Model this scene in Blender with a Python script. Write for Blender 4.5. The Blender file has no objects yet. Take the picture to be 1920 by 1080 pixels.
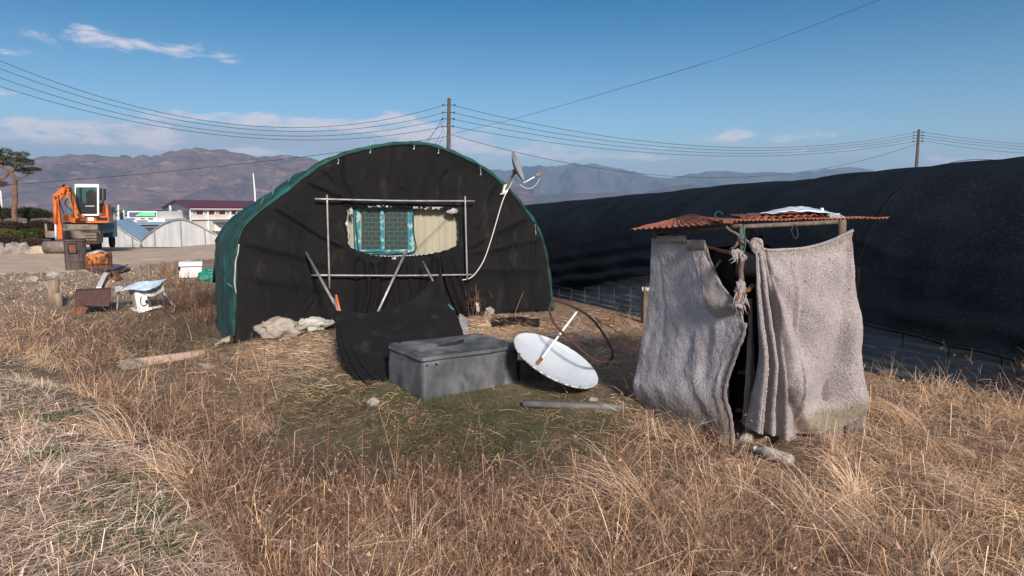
EXPO = 0.97; SUN_E = 3.3; SKY_S = .054; TINT_LO = (.86, 1.0, 1.12); TINT_HI = (.01, .49, .71); CL_MAX = .90; CLOUD_LO = (4.1, 4.6, 5.9); CLOUD_HI = (8.0, 7.4, 8.1); HAZE = .00014; DENS = 1.1
import bpy, math, random
import numpy as np
from mathutils import Vector, Matrix, noise as mnoise
random.seed(7); rng = np.random.default_rng(7)
sc = bpy.context.scene
COL = sc.collection
# ------------------------------------------------------------ camera geometry
CAM = np.array([0.0, 0.0, 2.05]); F = 1280.0
TH = math.atan(145.0 / F); CT, ST = math.cos(TH), math.sin(TH)
def ray(px, py):
    u = (px - 960) / F; v = (540 - py) / F
    return np.array([u, CT + v * ST, -ST + v * CT])
def W(px, py, Y):                    # the point of the line of sight at forward distance Y
    d = ray(px, py); return Vector(CAM + d * (Y / d[1]))
def WZ(px, py, z=0.0):
    d = ray(px, py); return Vector(CAM + d * ((z - CAM[2]) / d[2]))
def RP(px, py, P0, N, off=0.0):      # line of sight meets a plane
    d = ray(px, py); N = np.array(N, float); P0 = np.array(P0, float) + N * off
    t = np.dot(P0 - CAM, N) / np.dot(d, N); return Vector(CAM + d * t)
def proj(x, y, z):
    x = np.asarray(x, float); y = np.asarray(y, float); z = np.asarray(z, float) - CAM[2]
    f = y * CT - z * ST; up = y * ST + z * CT
    f = np.where(f < .05, .05, f)
    return 960 + F * x / f, 540 - F * up / f
# ------------------------------------------------------------ terrain
CP = [(-200,1080,.5),(0,1080,.48),(200,1080,.45),(380,1080,.38),(0,950,.45),(200,950,.42),(330,960,.3),(0,820,.4),(120,830,.38),
(0,740,.33),(60,740,.3),(0,650,.2),(-200,800,.4),(-200,650,.3),(350,850,-.12),(260,760,-.24),(150,690,-.26),(60,640,-.08),(520,950,-.25),
(560,1080,-.12),(450,780,-.32),(350,720,-.42),(280,690,-.45),(300,640,-.45),(380,620,-.3),(250,600,-.32),(200,640,-.35),(330,560,-.1),
(250,560,-.05),(170,600,-.1),(100,600,0),(0,590,.05),(120,550,.12),(200,530,.2),(300,520,.22),(380,520,.2),(0,530,.15),(140,508,.28),
(60,500,.2),(250,495,.2),(350,490,.15),(160,480,-.05),(0,485,0),(300,470,-.2),(400,468,.12),(425,456,.15),(100,468,-.25),(215,468,-.4),
(0,470,-.2),(340,463,-.5),(600,700,0),(500,700,-.1),(430,650,0),(500,640,.1),(600,620,.12),(700,640,.05),(700,720,0),(850,760,0),
(1050,720,0),(1000,640,.05),(900,600,.15),(980,600,.1),(1100,600,.05),(1200,620,0),(1150,700,0),(1190,780,0),(700,800,-.05),(900,850,-.15),
(1100,850,-.1),(700,900,-.2),(900,950,-.15),(1150,950,-.1),(700,1080,-.1),(950,1080,-.1),(1200,1080,-.05),(1400,900,0),(1500,850,0),
(1620,830,0),(1800,850,.05),(1900,850,.1),(1700,950,.05),(1900,1000,.1),(1500,1050,0),(1900,1200,.1),(1650,720,0),(1850,770,.05),
(2200,900,.1),(600,500,0),(900,480,0),(1200,480,0),(1600,480,0),(700,540,.05),(1000,540,.05)]
_cp = []
for px, py, z in CP:
    p = WZ(px, py, z); _cp.append((p.x, p.y, z))
for x in (-120, -60, -20, 20, 60, 120):
    _cp += [(x, 55, -.5), (x * 2, 110, -.8)]
_cp = np.array(_cp)
_ca = _cp[:, 0] / (_cp[:, 1] + 4); _cb = np.log(_cp[:, 1] + 4)
def zf(x, y):
    x = np.atleast_1d(np.asarray(x, float)); y = np.atleast_1d(np.asarray(y, float)); sh = x.shape
    x = x.ravel(); y = np.maximum(y.ravel(), -1.0); out = np.zeros_like(x)
    for i in range(0, len(x), 40000):
        a = x[i:i+40000] / (y[i:i+40000] + 4); b = np.log(y[i:i+40000] + 4)
        d2 = (a[:, None] - _ca) ** 2 + (b[:, None] - _cb) ** 2
        w = np.exp(-d2 / (2 * .065 ** 2)) + 1e-5 / (d2 + .01)
        out[i:i+40000] = (w * _cp[:, 2]).sum(1) / w.sum(1)
    far = np.clip((y - 60) / 200, 0, 1)
    return (out * (1 - far) + -.8 * far).reshape(sh)
def g(x, y): return float(zf(x, y)[0])
def WG(px, py):                      # line of sight meets the ground
    z = 0.0
    for _ in range(25):
        p = WZ(px, py, z); z = .5 * z + .5 * g(p.x, p.y)
    p = WZ(px, py, z); return Vector((p.x, p.y, g(p.x, p.y)))
# ------------------------------------------------------------ object helpers
def tag(o, label=None, cat=None, group=None, kind=None):
    if label: o['label'] = label
    if cat: o['category'] = cat
    if group: o['group'] = group
    if kind: o['kind'] = kind
    return o
def thing(name, label, cat, loc=(0, 0, 0), group=None, rotz=0):
    o = bpy.data.objects.new(name, None); o.empty_display_size = .2; COL.objects.link(o)
    o.location = loc; o.rotation_euler = (0, 0, rotz)
    return tag(o, label, cat, group)
class MB:
    def __init__(s): s.v = []; s.f = []
    def add(s, vs, fs):
        n = len(s.v); s.v += [tuple(p) for p in vs]; s.f += [tuple(i + n for i in f) for f in fs]; return s
    def box(s, c, size, rz=0, M=None, bev=0):
        hx, hy, hz = [k / 2 for k in size]; R = M if M is not None else Matrix.Rotation(rz, 3, 'Z'); c = Vector(c)
        if bev <= 0:
            vs = [c + R @ Vector((x * hx, y * hy, z * hz)) for x in (-1, 1) for y in (-1, 1) for z in (-1, 1)]
            return s.add(vs, [(0, 1, 3, 2), (4, 6, 7, 5), (0, 4, 5, 1), (2, 3, 7, 6), (0, 2, 6, 4), (1, 5, 7, 3)])
        vs = []; idx = {}
        for a in (-1, 1):
            for b in (-1, 1):
                for d in (-1, 1):
                    for k in range(3):
                        p = [a * hx, b * hy, d * hz]
                        for j in range(3):
                            if j != k: p[j] -= (a, b, d)[j] * bev
                        idx[(a, b, d, k)] = len(vs); vs.append(c + R @ Vector(p))
        fs = []
        for k in range(3):
            for sg in (-1, 1):
                o1, o2 = [j for j in range(3) if j != k]; q = []
                for (m, n_) in ((-1, -1), (1, -1), (1, 1), (-1, 1)):
                    t = [0, 0, 0]; t[k] = sg; t[o1] = m; t[o2] = n_; q.append(idx[(t[0], t[1], t[2], k)])
                fs.append(tuple(q))
        for k in range(3):
            o1, o2 = [j for j in range(3) if j != k]
            for m in (-1, 1):
                for n_ in (-1, 1):
                    t1 = [0, 0, 0]; t1[k] = -1; t1[o1] = m; t1[o2] = n_; t2 = list(t1); t2[k] = 1
                    fs.append((idx[(*t1, o1)], idx[(*t2, o1)], idx[(*t2, o2)], idx[(*t1, o2)]))
        for a in (-1, 1):
            for b in (-1, 1):
                for d in (-1, 1): fs.append(tuple(idx[(a, b, d, k)] for k in range(3)))
        return s.add(vs, fs)
    def tube(s, pts, r, n=8, cap=True, closed=False):
        pts = [Vector(p) for p in pts]; m = len(pts); rs = r if hasattr(r, '__len__') else [r] * m
        vs = []; fs = []; up = None
        for i, p in enumerate(pts):
            if closed: t = pts[(i + 1) % m] - pts[i - 1]
            else: t = pts[min(i + 1, m - 1)] - pts[max(i - 1, 0)]
            t = t.normalized() if t.length > 1e-9 else Vector((0, 0, 1))
            if up is None: up = t.orthogonal().normalized()
            up = (up - t * up.dot(t)); up = up.normalized() if up.length > 1e-6 else t.orthogonal().normalized()
            sd = t.cross(up)
            for k in range(n):
                a = 2 * math.pi * k / n; vs.append(p + (up * math.cos(a) + sd * math.sin(a)) * rs[i])
        for i in range(m if closed else m - 1):
            j = (i + 1) % m
            for k in range(n): fs.append((i * n + k, i * n + (k + 1) % n, j * n + (k + 1) % n, j * n + k))
        if cap and not closed:
            fs.append(tuple(range(n))[::-1]); fs.append(tuple((m - 1) * n + k for k in range(n)))
        return s.add(vs, fs)
    def lathe(s, prof, c=(0, 0, 0), n=24, M=None, cap=False):
        vs = []; fs = []; c = Vector(c)
        for r, z in prof:
            for k in range(n):
                a = 2 * math.pi * k / n; p = Vector((r * math.cos(a), r * math.sin(a), z)); vs.append(c + (M @ p if M is not None else p))
        for i in range(len(prof) - 1):
            for k in range(n): fs.append((i * n + k, i * n + (k + 1) % n, (i + 1) * n + (k + 1) % n, (i + 1) * n + k))
        if cap: fs.append(tuple(range(n))[::-1]); fs.append(tuple((len(prof) - 1) * n + k for k in range(n)))
        return s.add(vs, fs)
    def prism(s, poly, d):               # polygon of points pushed along vector d
        poly = [Vector(p) for p in poly]; d = Vector(d); n = len(poly)
        return s.add(poly + [p + d for p in poly], [tuple(range(n))[::-1], tuple(range(n, 2 * n))] +
                     [(i, (i + 1) % n, n + (i + 1) % n, n + i) for i in range(n)])
    def grid(s, P, thick=None, wrap=False):            # P[i][j] -> points
        ni, nj = len(P), len(P[0]); vs = [p for r in P for p in r]
        fs = [(i * nj + j, i * nj + (j + 1) % nj, (i + 1) * nj + (j + 1) % nj, (i + 1) * nj + j)
              for i in range(ni - 1) for j in range(nj if wrap else nj - 1)]
        return s.add(vs, fs)
    def blob(s, c, r, seed=0, amp=.25, n=3, fr=1.6):
        import bmesh
        bm = bmesh.new(); bmesh.ops.create_icosphere(bm, subdivisions=n, radius=1); vs = []
        for v in bm.verts:
            k = 1 + amp * mnoise.noise(v.co * fr + Vector((seed * 7.3, seed, -seed))) + amp * .4 * mnoise.noise(v.co * fr * 3 + Vector((seed, 3, seed)))
            vs.append(Vector(c) + Vector((v.co.x * r[0], v.co.y * r[1], v.co.z * r[2])) * k)
        fs = [tuple(v.index for v in f.verts) for f in bm.faces]; bm.free()
        return s.add(vs, fs)
    def build(s, name, mat, parent=None, smooth=False, local=False, solid=0, label=None, sub=0):
        off = Vector((0, 0, 0)); 
        if parent is not None and not local:
            q = parent
            while q is not None: off += q.location; q = q.parent
        me = bpy.data.meshes.new(name); me.from_pydata([tuple(Vector(p) - off) for p in s.v], [], s.f)
        me.validate(); me.update()
        o = bpy.data.objects.new(name, me); COL.objects.link(o)
        if mat: me.materials.append(mat)
        if smooth: me.polygons.foreach_set('use_smooth', [True] * len(me.polygons))
        if solid:
            m = o.modifiers.new('solid', 'SOLIDIFY'); m.thickness = solid; m.offset = 0
        if sub:
            m = o.modifiers.new('sub', 'SUBSURF'); m.levels = m.render_levels = sub
        if parent is not None: o.parent = parent
        if label: o['label'] = label
        return o
def npmesh(name, V, Q, mat, colors=None, smooth=False):
    me = bpy.data.meshes.new(name); V = np.asarray(V, np.float32); Q = np.asarray(Q, np.int32)
    me.vertices.add(len(V)); me.vertices.foreach_set('co', V.ravel())
    k = Q.shape[1]; me.loops.add(Q.size); me.loops.foreach_set('vertex_index', Q.ravel())
    me.polygons.add(len(Q)); me.polygons.foreach_set('loop_start', np.arange(0, Q.size, k, dtype=np.int32))
    me.polygons.foreach_set('loop_total', np.full(len(Q), k, np.int32))
    if smooth: me.polygons.foreach_set('use_smooth', np.ones(len(Q), bool))
    me.update(calc_edges=True)
    if colors is not None:
        a = me.color_attributes.new('Col', 'FLOAT_COLOR', 'POINT')
        c = np.ones((len(V), 4), np.float32); c[:, :3] = colors; a.data.foreach_set('color', c.ravel())
    me.materials.append(mat); o = bpy.data.objects.new(name, me); COL.objects.link(o); return o
def one(mb, name, mat, label, cat, group=None, **k):
    return tag(mb.build(name, mat, **k), label, cat, group)
def crv(pts, n):                       # Catmull-Rom resample
    P = [Vector(p) for p in pts]; P = [P[0] * 2 - P[1]] + P + [P[-1] * 2 - P[-2]]; m = len(P) - 3; out = []
    for i in range(n):
        t = i / (n - 1) * m; k = min(int(t), m - 1); t -= k; a, b, c, d = P[k:k + 4]
        out.append(.5 * ((2 * b) + (c - a) * t + (2 * a - 5 * b + 4 * c - d) * t * t + (3 * b - a - 3 * c + d) * t ** 3))
    return out
def interp(x, xs, ys): return float(np.interp(x, xs, ys))
def fbm(p, o=4): return mnoise.fractal(Vector(p), 1.0, 2.0, o)
# ------------------------------------------------------------ materials
def mat(name, c1, c2=None, rough=.7, metal=0, scale=4.0, bump=0, bscale=40.0, thr=(.4, .6), bdist=.02, c3=None, s3=12.0, t3=(.58, .68),
        attr=False, stretch=(1, 1, 1), spec=.5, trans=0, alpha=1, det=6, sheen=0):
    m = bpy.data.materials.new(name); m.use_nodes = True; nt = m.node_tree; N = nt.nodes; L = nt.links
    bs = N['Principled BSDF']; bs.inputs['Roughness'].default_value = rough; bs.inputs['Metallic'].default_value = metal
    bs.inputs['Specular IOR Level'].default_value = spec
    if sheen: bs.inputs['Sheen Weight'].default_value = sheen; bs.inputs['Sheen Roughness'].default_value = .5
    tc = N.new('ShaderNodeTexCoord'); mp = N.new('ShaderNodeMapping'); mp.inputs['Scale'].default_value = stretch
    L.new(tc.outputs['Object'], mp.inputs['Vector'])
    def nz(sc_, d=det):
        n = N.new('ShaderNodeTexNoise'); n.inputs['Scale'].default_value = sc_; n.inputs['Detail'].default_value = d
        n.inputs['Roughness'].default_value = .6; L.new(mp.outputs['Vector'], n.inputs['Vector']); return n
    def mix(a, b, fac):
        x = N.new('ShaderNodeMix'); x.data_type = 'RGBA'
        for sock, val in ((x.inputs[6], a), (x.inputs[7], b)):
            if isinstance(val, tuple): sock.default_value = (*val, 1)
            else: L.new(val, sock)
        L.new(fac, x.inputs[0]); return x.outputs[2]
    def ramp(src, lo, hi):
        r = N.new('ShaderNodeMapRange'); r.inputs[1].default_value = lo; r.inputs[2].default_value = hi; L.new(src, r.inputs[0]); return r.outputs[0]
    if attr:
        a = N.new('ShaderNodeAttribute'); a.attribute_name = 'Col'; base = a.outputs['Color']
        if c2 is not None: base = mix(base, c2, ramp(nz(scale).outputs['Fac'], *thr))
    else:
        base = c1
        if c2 is not None: base = mix(c1, c2, ramp(nz(scale).outputs['Fac'], *thr))
    if c3 is not None:
        base = mix(base, c3, ramp(nz(s3).outputs['Fac'], *t3))
    if isinstance(base, tuple): bs.inputs['Base Color'].default_value = (*base, 1)
    else: L.new(base, bs.inputs['Base Color'])
    if bump:
        b = N.new('ShaderNodeBump'); b.inputs['Strength'].default_value = bump; b.inputs['Distance'].default_value = bdist
        L.new(nz(bscale).outputs['Fac'], b.inputs['Height']); L.new(b.outputs['Normal'], bs.inputs['Normal'])
    if trans: bs.inputs['Transmission Weight'].default_value = trans
    if alpha < 1: bs.inputs['Alpha'].default_value = alpha
    return m
M = {}
M['metal'] = mat('galvanised', (.42, .43, .44), (.30, .29, .28), rough=.45, metal=.6, scale=9, c3=(.22, .13, .08), s3=20, t3=(.66, .72))
M['rust'] = mat('rust', (.20, .075, .04), (.10, .04, .03), rough=.9, scale=7, bump=.4, c3=(.34, .13, .05), s3=14)
M['darkrust'] = mat('dark_rust', (.075, .032, .026), (.05, .025, .024), rough=.85, scale=5, bump=.4, stretch=(3, 3, .6), c3=(.11, .05, .03), s3=10)
M['drum'] = mat('drum_steel', (.10, .075, .075), (.05, .035, .035), rough=.75, scale=4, stretch=(2, 2, .6), bump=.3, c3=(.16, .07, .04), s3=9)
M['white'] = mat('white_paint', (.75, .76, .77), (.62, .63, .64), rough=.45, scale=5, c3=(.3, .17, .1), s3=16, t3=(.7, .76))
M['dishw'] = mat('white_enamel', (.58, .64, .70), (.50, .56, .62), rough=.5, scale=2.2, c3=(.5, .5, .5), s3=9, t3=(.66, .8))
M['net'] = mat('black_shade_net', (.0045, .0047, .006), (.009, .0085, .009), rough=.88, scale=1.6, thr=(.35, .75), bump=.25, bscale=160, spec=.25, c3=(.030, .029, .029), s3=4, t3=(.56, .85), stretch=(1, 1, .4))
M['tun'] = mat('black_cover_cloth', (.007, .0105, .0155), (.012, .017, .024), rough=.95, scale=1.2, thr=(.35, .7), bump=.5, bscale=60, spec=.03, c3=(.022, .029, .039), s3=26, t3=(.50, .72), stretch=(1, 1, 2))
M['green'] = mat('green_net', (.003, .055, .045), (.002, .024, .021), rough=.7, scale=3, bump=.5, bscale=60, c3=(.004, .13, .13), s3=2.3, t3=(.52, .7), stretch=(1, 1, .5))
M['dishg'] = mat('grey_enamel', (.26, .28, .30), (.20, .22, .24), rough=.5)
M['film'] = mat('greenhouse_film', (.07, .11, .15), (.13, .18, .22), rough=.35, scale=2.2, thr=(.5,.6), stretch=(.5, .5, 11), bump=.8, bscale=5, c3=(.34, .44, .50), s3=3, t3=(.62, .72))  # pale streaks in the colour stand in for glints on the film
M['wood'] = mat('weathered_wood', (.17, .13, .10), (.09, .07, .055), rough=.9, scale=6, stretch=(6, 6, .7), bump=.4)
M['pole'] = mat('pole_concrete', (.085, .07, .058), (.055, .045, .038), rough=.9, scale=3)
M['cream'] = mat('cream_panel', (.36, .34, .26), (.30, .28, .22), rough=.5, scale=2, stretch=(1, 1, .3))
M['turq'] = mat('turquoise_frame', (.02, .17, .22), (.28, .42, .42), rough=.5, scale=9, thr=(.5, .62))
M['cable'] = mat('black_cable', (.02, .02, .024), rough=.6)
M['wcable'] = mat('white_cable', (.55, .55, .53), rough=.5)
M['plastic'] = mat('white_plastic_film', (.46, .47, .48), (.28, .30, .31), rough=.35, scale=6, bump=.5, bscale=12)
M['blueplastic'] = mat('pale_blue_plastic', (.42, .55, .72), (.6, .66, .72), rough=.35, scale=3, bump=.4, bscale=9)
M['sack'] = mat('sack_cloth', (.34, .30, .26), (.26, .23, .2), rough=.9, scale=5, bump=.5, bscale=30)
M['sackw'] = mat('white_sack', (.45, .45, .43), (.34, .33, .31), rough=.8, scale=5, bump=.5, bscale=30)
M['concrete'] = mat('concrete', (.34, .32, .29), (.24, .22, .2), rough=.9, scale=5, bump=.5, bscale=25)
M['stone'] = mat('stone', (.30, .27, .24), (.18, .16, .15), rough=.9, scale=2, bump=.5, bscale=8)
M['orange'] = mat('orange_paint', (.62, .16, .025), (.48, .11, .02), rough=.5, scale=2, c3=(.16, .06, .03), s3=5, t3=(.62, .7))
M['black'] = mat('black_rubber', (.015, .015, .016), rough=.8)
M['glassd'] = mat('dark_glass', (.02, .04, .045), rough=.08)
M['steel'] = mat('dirty_steel', (.20, .18, .16), (.13, .10, .08), rough=.7, scale=3, c3=(.2, .1, .06), s3=4)
M['blue'] = mat('blue_truck_paint', (.03, .16, .24), (.022, .11, .17), rough=.5, scale=3)
M['tank'] = mat('grey_tank_plastic', (.05, .056, .066), (.13, .138, .15), rough=.6, scale=3.2, thr=(.40, .62), bump=.25, bscale=7, c3=(.26, .26, .25), s3=2.4, t3=(.56, .74), stretch=(1, 1, .6), det=10)
M['tankd'] = mat('dark_slot', (.012, .012, .013), rough=.9)
M['leafd'] = mat('foliage', (0, 0, 0), attr=True, rough=.75, spec=.3)
M['bark'] = mat('red_pine_bark', (.20, .10, .065), (.10, .06, .045), rough=.95, scale=4, bump=.5, bscale=14)
M['sand'] = mat('sandy_road', (.43, .335, .25), (.36, .275, .205), rough=.95, scale=.35, bump=.35, bscale=5, c3=(.50, .40, .31), s3=.9, t3=(.5, .62))
M['cord'] = mat('teal_cord', (.02, .12, .14), rough=.7)
# ------------------------------------------------------------ camera, world, sun
cam = bpy.data.cameras.new('camera'); co = bpy.data.objects.new('camera', cam); COL.objects.link(co)
co.location = CAM; co.rotation_euler = (math.pi / 2 - TH, 0, 0); cam.lens = 24; cam.sensor_width = 36
cam.clip_start = .05; cam.clip_end = 30000; sc.camera = co
sc.view_settings.view_transform = 'Standard'; sc.view_settings.look = 'None'; sc.view_settings.exposure = EXPO; sc.view_settings.gamma = 1
sc.cycles.use_denoising = True
try: sc.cycles.denoiser = 'OPENIMAGEDENOISE'; sc.cycles.denoising_input_passes = 'RGB_ALBEDO_NORMAL'
except Exception: pass
sc.cycles.max_bounces = 5; sc.cycles.diffuse_bounces = 3; sc.cycles.glossy_bounces = 2; sc.cycles.volume_bounces = 0; sc.cycles.transparent_max_bounces = 8
SUN_EL = math.radians(27); sdir = Vector((.30, -.95, 0)).normalized()
S = Vector((sdir.x * math.cos(SUN_EL), sdir.y * math.cos(SUN_EL), math.sin(SUN_EL)))
sun = bpy.data.lights.new('sun', 'SUN'); sun.energy = SUN_E; sun.angle = math.radians(8); sun.color = (1, .87, .755)
so = bpy.data.objects.new('sun', sun); COL.objects.link(so); so.rotation_euler = S.to_track_quat('Z', 'Y').to_euler()
w = bpy.data.worlds.new('World'); sc.world = w; w.use_nodes = True; nt = w.node_tree; N = nt.nodes; L = nt.links
bg = N['Background']; bg.inputs['Strength'].default_value = SKY_S
sky = N.new('ShaderNodeTexSky'); sky.sky_type = 'NISHITA'; sky.sun_disc = False; sky.sun_elevation = SUN_EL
sky.sun_rotation = math.atan2(S.x, S.y); sky.altitude = 100; sky.air_density = 1.0; sky.dust_density = .6; sky.ozone_density = 2.2
tc = N.new('ShaderNodeTexCoord'); sx = N.new('ShaderNodeSeparateXYZ'); L.new(tc.outputs['Generated'], sx.inputs[0])
def mth(op, a, b=None, c=None):
    n = N.new('ShaderNodeMath'); n.operation = op
    for i, v in enumerate((a, b, c)):
        if v is None: continue
        if isinstance(v, (int, float)): n.inputs[i].default_value = v
        else: L.new(v, n.inputs[i])
    return n.outputs[0]
az = mth('ARCTAN2', sx.outputs[0], sx.outputs[1])
hor = mth('SQRT', mth('ADD', mth('MULTIPLY', sx.outputs[0], sx.outputs[0]), mth('MULTIPLY', sx.outputs[1], sx.outputs[1])))
el = mth('DIVIDE', sx.outputs[2], mth('MAXIMUM', hor, .01))
cx = N.new('ShaderNodeCombineXYZ'); L.new(mth('MULTIPLY', az, 7.0), cx.inputs[0]); L.new(mth('MULTIPLY', el, 22.0), cx.inputs[1])
nz = N.new('ShaderNodeTexNoise'); nz.inputs['Scale'].default_value = 2.6; nz.inputs['Detail'].default_value = 12; nz.inputs['Roughness'].default_value = .66
nz.inputs['Distortion'].default_value = .35
L.new(cx.outputs[0], nz.inputs['Vector'])
def gau(a0, e0, sa, se, k=1.0):
    da = mth('DIVIDE', mth('SUBTRACT', az, a0), sa); de = mth('DIVIDE', mth('SUBTRACT', el, e0), se)
    q = mth('ADD', mth('MULTIPLY', da, da), mth('MULTIPLY', de, de))
    return mth('MULTIPLY', mth('EXPONENT', mth('MULTIPLY', q, -1.0)), k)
def AZ(px): return math.atan((px - 960) / F)
def EL(px, py): return (395 - py) / F * math.cos(AZ(px))
def blobsum(bl):
    tot = None
    for px, py, wx, wy, k in bl:
        n = gau(AZ(px), EL(px, py), wx / F * math.cos(AZ(px)) ** 2, wy / F * math.cos(AZ(px)), k); tot = n if tot is None else mth('ADD', tot, n)
    return tot
puffs = [(150, 80, 105, 14, .36), (265, 90, 100, 17, .46), (345, 104, 66, 17, .47), (195, 66, 36, 8, .5), (430, 118, 30, 14, .52), (60, 110, 50, 9, .42), (10, 178, 50, 10, .45),
         (110, 236, 210, 13, .85), (250, 262, 170, 16, .66), (60, 262, 260, 12, .55), (430, 226, 170, 9, .72), (620, 236, 190, 13, .80), (480, 285, 60, 8, .8), (750, 232, 34, 20, .95), (800, 258, 130, 22, .66), (880, 285, 90, 18, .6),
         (1030, 286, 80, 17, .68), (1180, 298, 130, 8, .52), (1365, 256, 50, 12, .80), (1475, 260, 70, 10, .78), (1250, 280, 60, 8, .4), (1560, 285, 160, 9, .45), (1800, 300, 120, 10, .5)]
veil = [(60, 285, 420, 36, .85), (420, 262, 330, 26, .75), (760, 280, 240, 34, .55), (1150, 315, 400, 30, .50), (1500, 300, 380, 34, .42), (1850, 320, 200, 30, .35)]
tot = mth('MINIMUM', mth('MULTIPLY', blobsum(puffs), 1.22), .88)
tot = mth('ADD', tot, mth('MULTIPLY', mth('LESS_THAN', sx.outputs[1], 0.0), .80))       # unseen bright cloud added behind the viewer as fill light
cl = mth('ADD', tot, mth('MULTIPLY', mth('SUBTRACT', nz.outputs['Fac'], .52), 3.4))
mr = N.new('ShaderNodeMapRange'); mr.interpolation_type = 'SMOOTHSTEP'; mr.inputs[1].default_value = .22; mr.inputs[2].default_value = 1.1; mr.inputs[4].default_value = CL_MAX; L.new(cl, mr.inputs[0])
fac = mth('MULTIPLY', mth('MULTIPLY', mr.outputs[0], mth('MINIMUM', mth('MULTIPLY', tot, 3.5), 1.0)), mth('GREATER_THAN', el, -.01))
vf = mth('MULTIPLY', mth('MINIMUM', blobsum(veil), .9), mth('ADD', .55, mth('MULTIPLY', nz.outputs['Fac'], .8)))
tint = N.new('ShaderNodeMix'); tint.data_type = 'RGBA'; tint.blend_type = 'MULTIPLY'; tint.inputs[0].default_value = 1
tm_ = N.new('ShaderNodeMix'); tm_.data_type = 'RGBA'; tr_ = N.new('ShaderNodeMapRange'); tr_.inputs[1].default_value = .03; tr_.inputs[2].default_value = .36; tr_.interpolation_type = 'SMOOTHSTEP'; L.new(el, tr_.inputs[0]); L.new(tr_.outputs[0], tm_.inputs[0])
tm_.inputs[6].default_value = (*TINT_LO, 1); tm_.inputs[7].default_value = (*TINT_HI, 1); L.new(tm_.outputs[2], tint.inputs[7])
L.new(sky.outputs[0], tint.inputs[6])
def mixc(a_, col_, f_):
    x = N.new('ShaderNodeMix'); x.data_type = 'RGBA'; L.new(f_, x.inputs[0]); L.new(a_, x.inputs[6]); x.inputs[7].default_value = (*col_, 1); return x.outputs[2]
c1_ = mixc(tint.outputs[2], CLOUD_LO, mth('MINIMUM', vf, 1.0)); c2_ = mixc(c1_, CLOUD_HI, fac)
L.new(c2_, bg.inputs[0])
# ------------------------------------------------------------ zones on the ground (read from world position)
_ex = [(-100, 600), (0, 650), (70, 700), (180, 760), (270, 850), (350, 950), (440, 1080), (560, 1300), (700, 1700)]
def bank(px, py): return px < np.interp(py, [e[1] for e in _ex], [e[0] for e in _ex], left=-2000)
def gs(px, py, cx_, cy_, sx_, sy_): return np.exp(-(((px - cx_) / sx_) ** 2 + ((py - cy_) / sy_) ** 2))
AX = np.array([-.438, .9]); NX = np.array([.9, .438]); G0 = np.array([2.4, 12.8])
def tun_st(x, y): d0 = x - G0[0]; d1 = y - G0[1]; return d0 * NX[0] + d1 * NX[1], -(d0 * AX[0] + d1 * AX[1])   # lateral, station (towards the camera +)
HA = np.array([-4.35, 10.7]); HE = np.array([.885, .466]); HN = np.array([.466, -.885])
def house_uv(x, y): d0 = x - HA[0]; d1 = y - HA[1]; return d0 * HE[0] + d1 * HE[1], -(d0 * HN[0] + d1 * HN[1])
def moss(px, py): return np.clip(gs(px, py, 800, 775, 330, 60) + gs(px, py, 1000, 830, 260, 45) + .7 * gs(px, py, 330, 640, 110, 60) + .5 * gs(px, py, 650, 730, 120, 30), 0, 1)
def nzarr(x, y, s, seed=0):
    r = np.random.default_rng(seed); out = np.zeros_like(x)
    for k in range(7):
        a = r.uniform(0, 6.28); f = s * r.uniform(.5, 2.2); out += np.sin((x * math.cos(a) + y * math.sin(a)) * f + r.uniform(0, 6.28) + 1.3 * np.sin((x * math.sin(a) - y * math.cos(a)) * f * .7))
    return out / 7 * 1.8
# ------------------------------------------------------------ ground
NC, NR = 460, 460
a = np.linspace(-1.9, 1.9, NC); a = np.sign(a) * np.abs(a) ** 1.15 * 1.0
b = np.linspace(math.log(2.0), math.log(9006.0), NR)
b = np.concatenate([np.linspace(math.log(2.0), math.log(40), 330), np.linspace(math.log(41), math.log(9006), 130)])
yy = np.exp(b) - 6; X = a[None, :] * (np.maximum(yy, 0) + 6)[:, None]; Y = np.repeat(yy[:, None], NC, 1)
Z = zf(X, Y); near = np.clip((18 - Y) / 10, 0, 1)
Z = Z + near * .018 * nzarr(X, Y, 5, 1) + near * .012 * nzarr(X, Y, 14, 2)
V = np.stack([X, Y, Z], -1).reshape(-1, 3)
ii = np.arange(NR - 1)[:, None] * NC + np.arange(NC - 1)[None, :]; ii = ii.ravel()
Q = np.stack([ii, ii + 1, ii + NC + 1, ii + NC], 1)
PX, PY = proj(V[:, 0], V[:, 1], V[:, 2])
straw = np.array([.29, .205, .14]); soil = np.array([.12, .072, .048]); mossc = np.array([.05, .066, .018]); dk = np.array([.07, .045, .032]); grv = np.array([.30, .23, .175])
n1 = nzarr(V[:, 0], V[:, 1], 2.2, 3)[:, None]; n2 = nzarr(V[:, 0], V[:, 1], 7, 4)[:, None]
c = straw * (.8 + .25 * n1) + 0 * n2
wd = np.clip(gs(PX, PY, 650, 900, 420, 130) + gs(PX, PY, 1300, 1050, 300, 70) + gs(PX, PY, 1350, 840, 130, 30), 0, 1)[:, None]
c = c * (1 - wd * .75) + soil * .55 * wd * .75  # soil painted darker under the weeds, for the shade between stems
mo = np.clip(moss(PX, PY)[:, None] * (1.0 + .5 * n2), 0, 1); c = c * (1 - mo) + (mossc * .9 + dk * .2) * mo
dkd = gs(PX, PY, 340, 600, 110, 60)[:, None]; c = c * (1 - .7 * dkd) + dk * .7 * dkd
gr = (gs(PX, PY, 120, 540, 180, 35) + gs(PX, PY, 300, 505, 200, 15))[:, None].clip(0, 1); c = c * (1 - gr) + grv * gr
ob = (gs(PX, PY, 1530, 860, 90, 26))[:, None]; c = c * (1 - ob) + np.array([.14, .09, .06]) * ob
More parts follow.
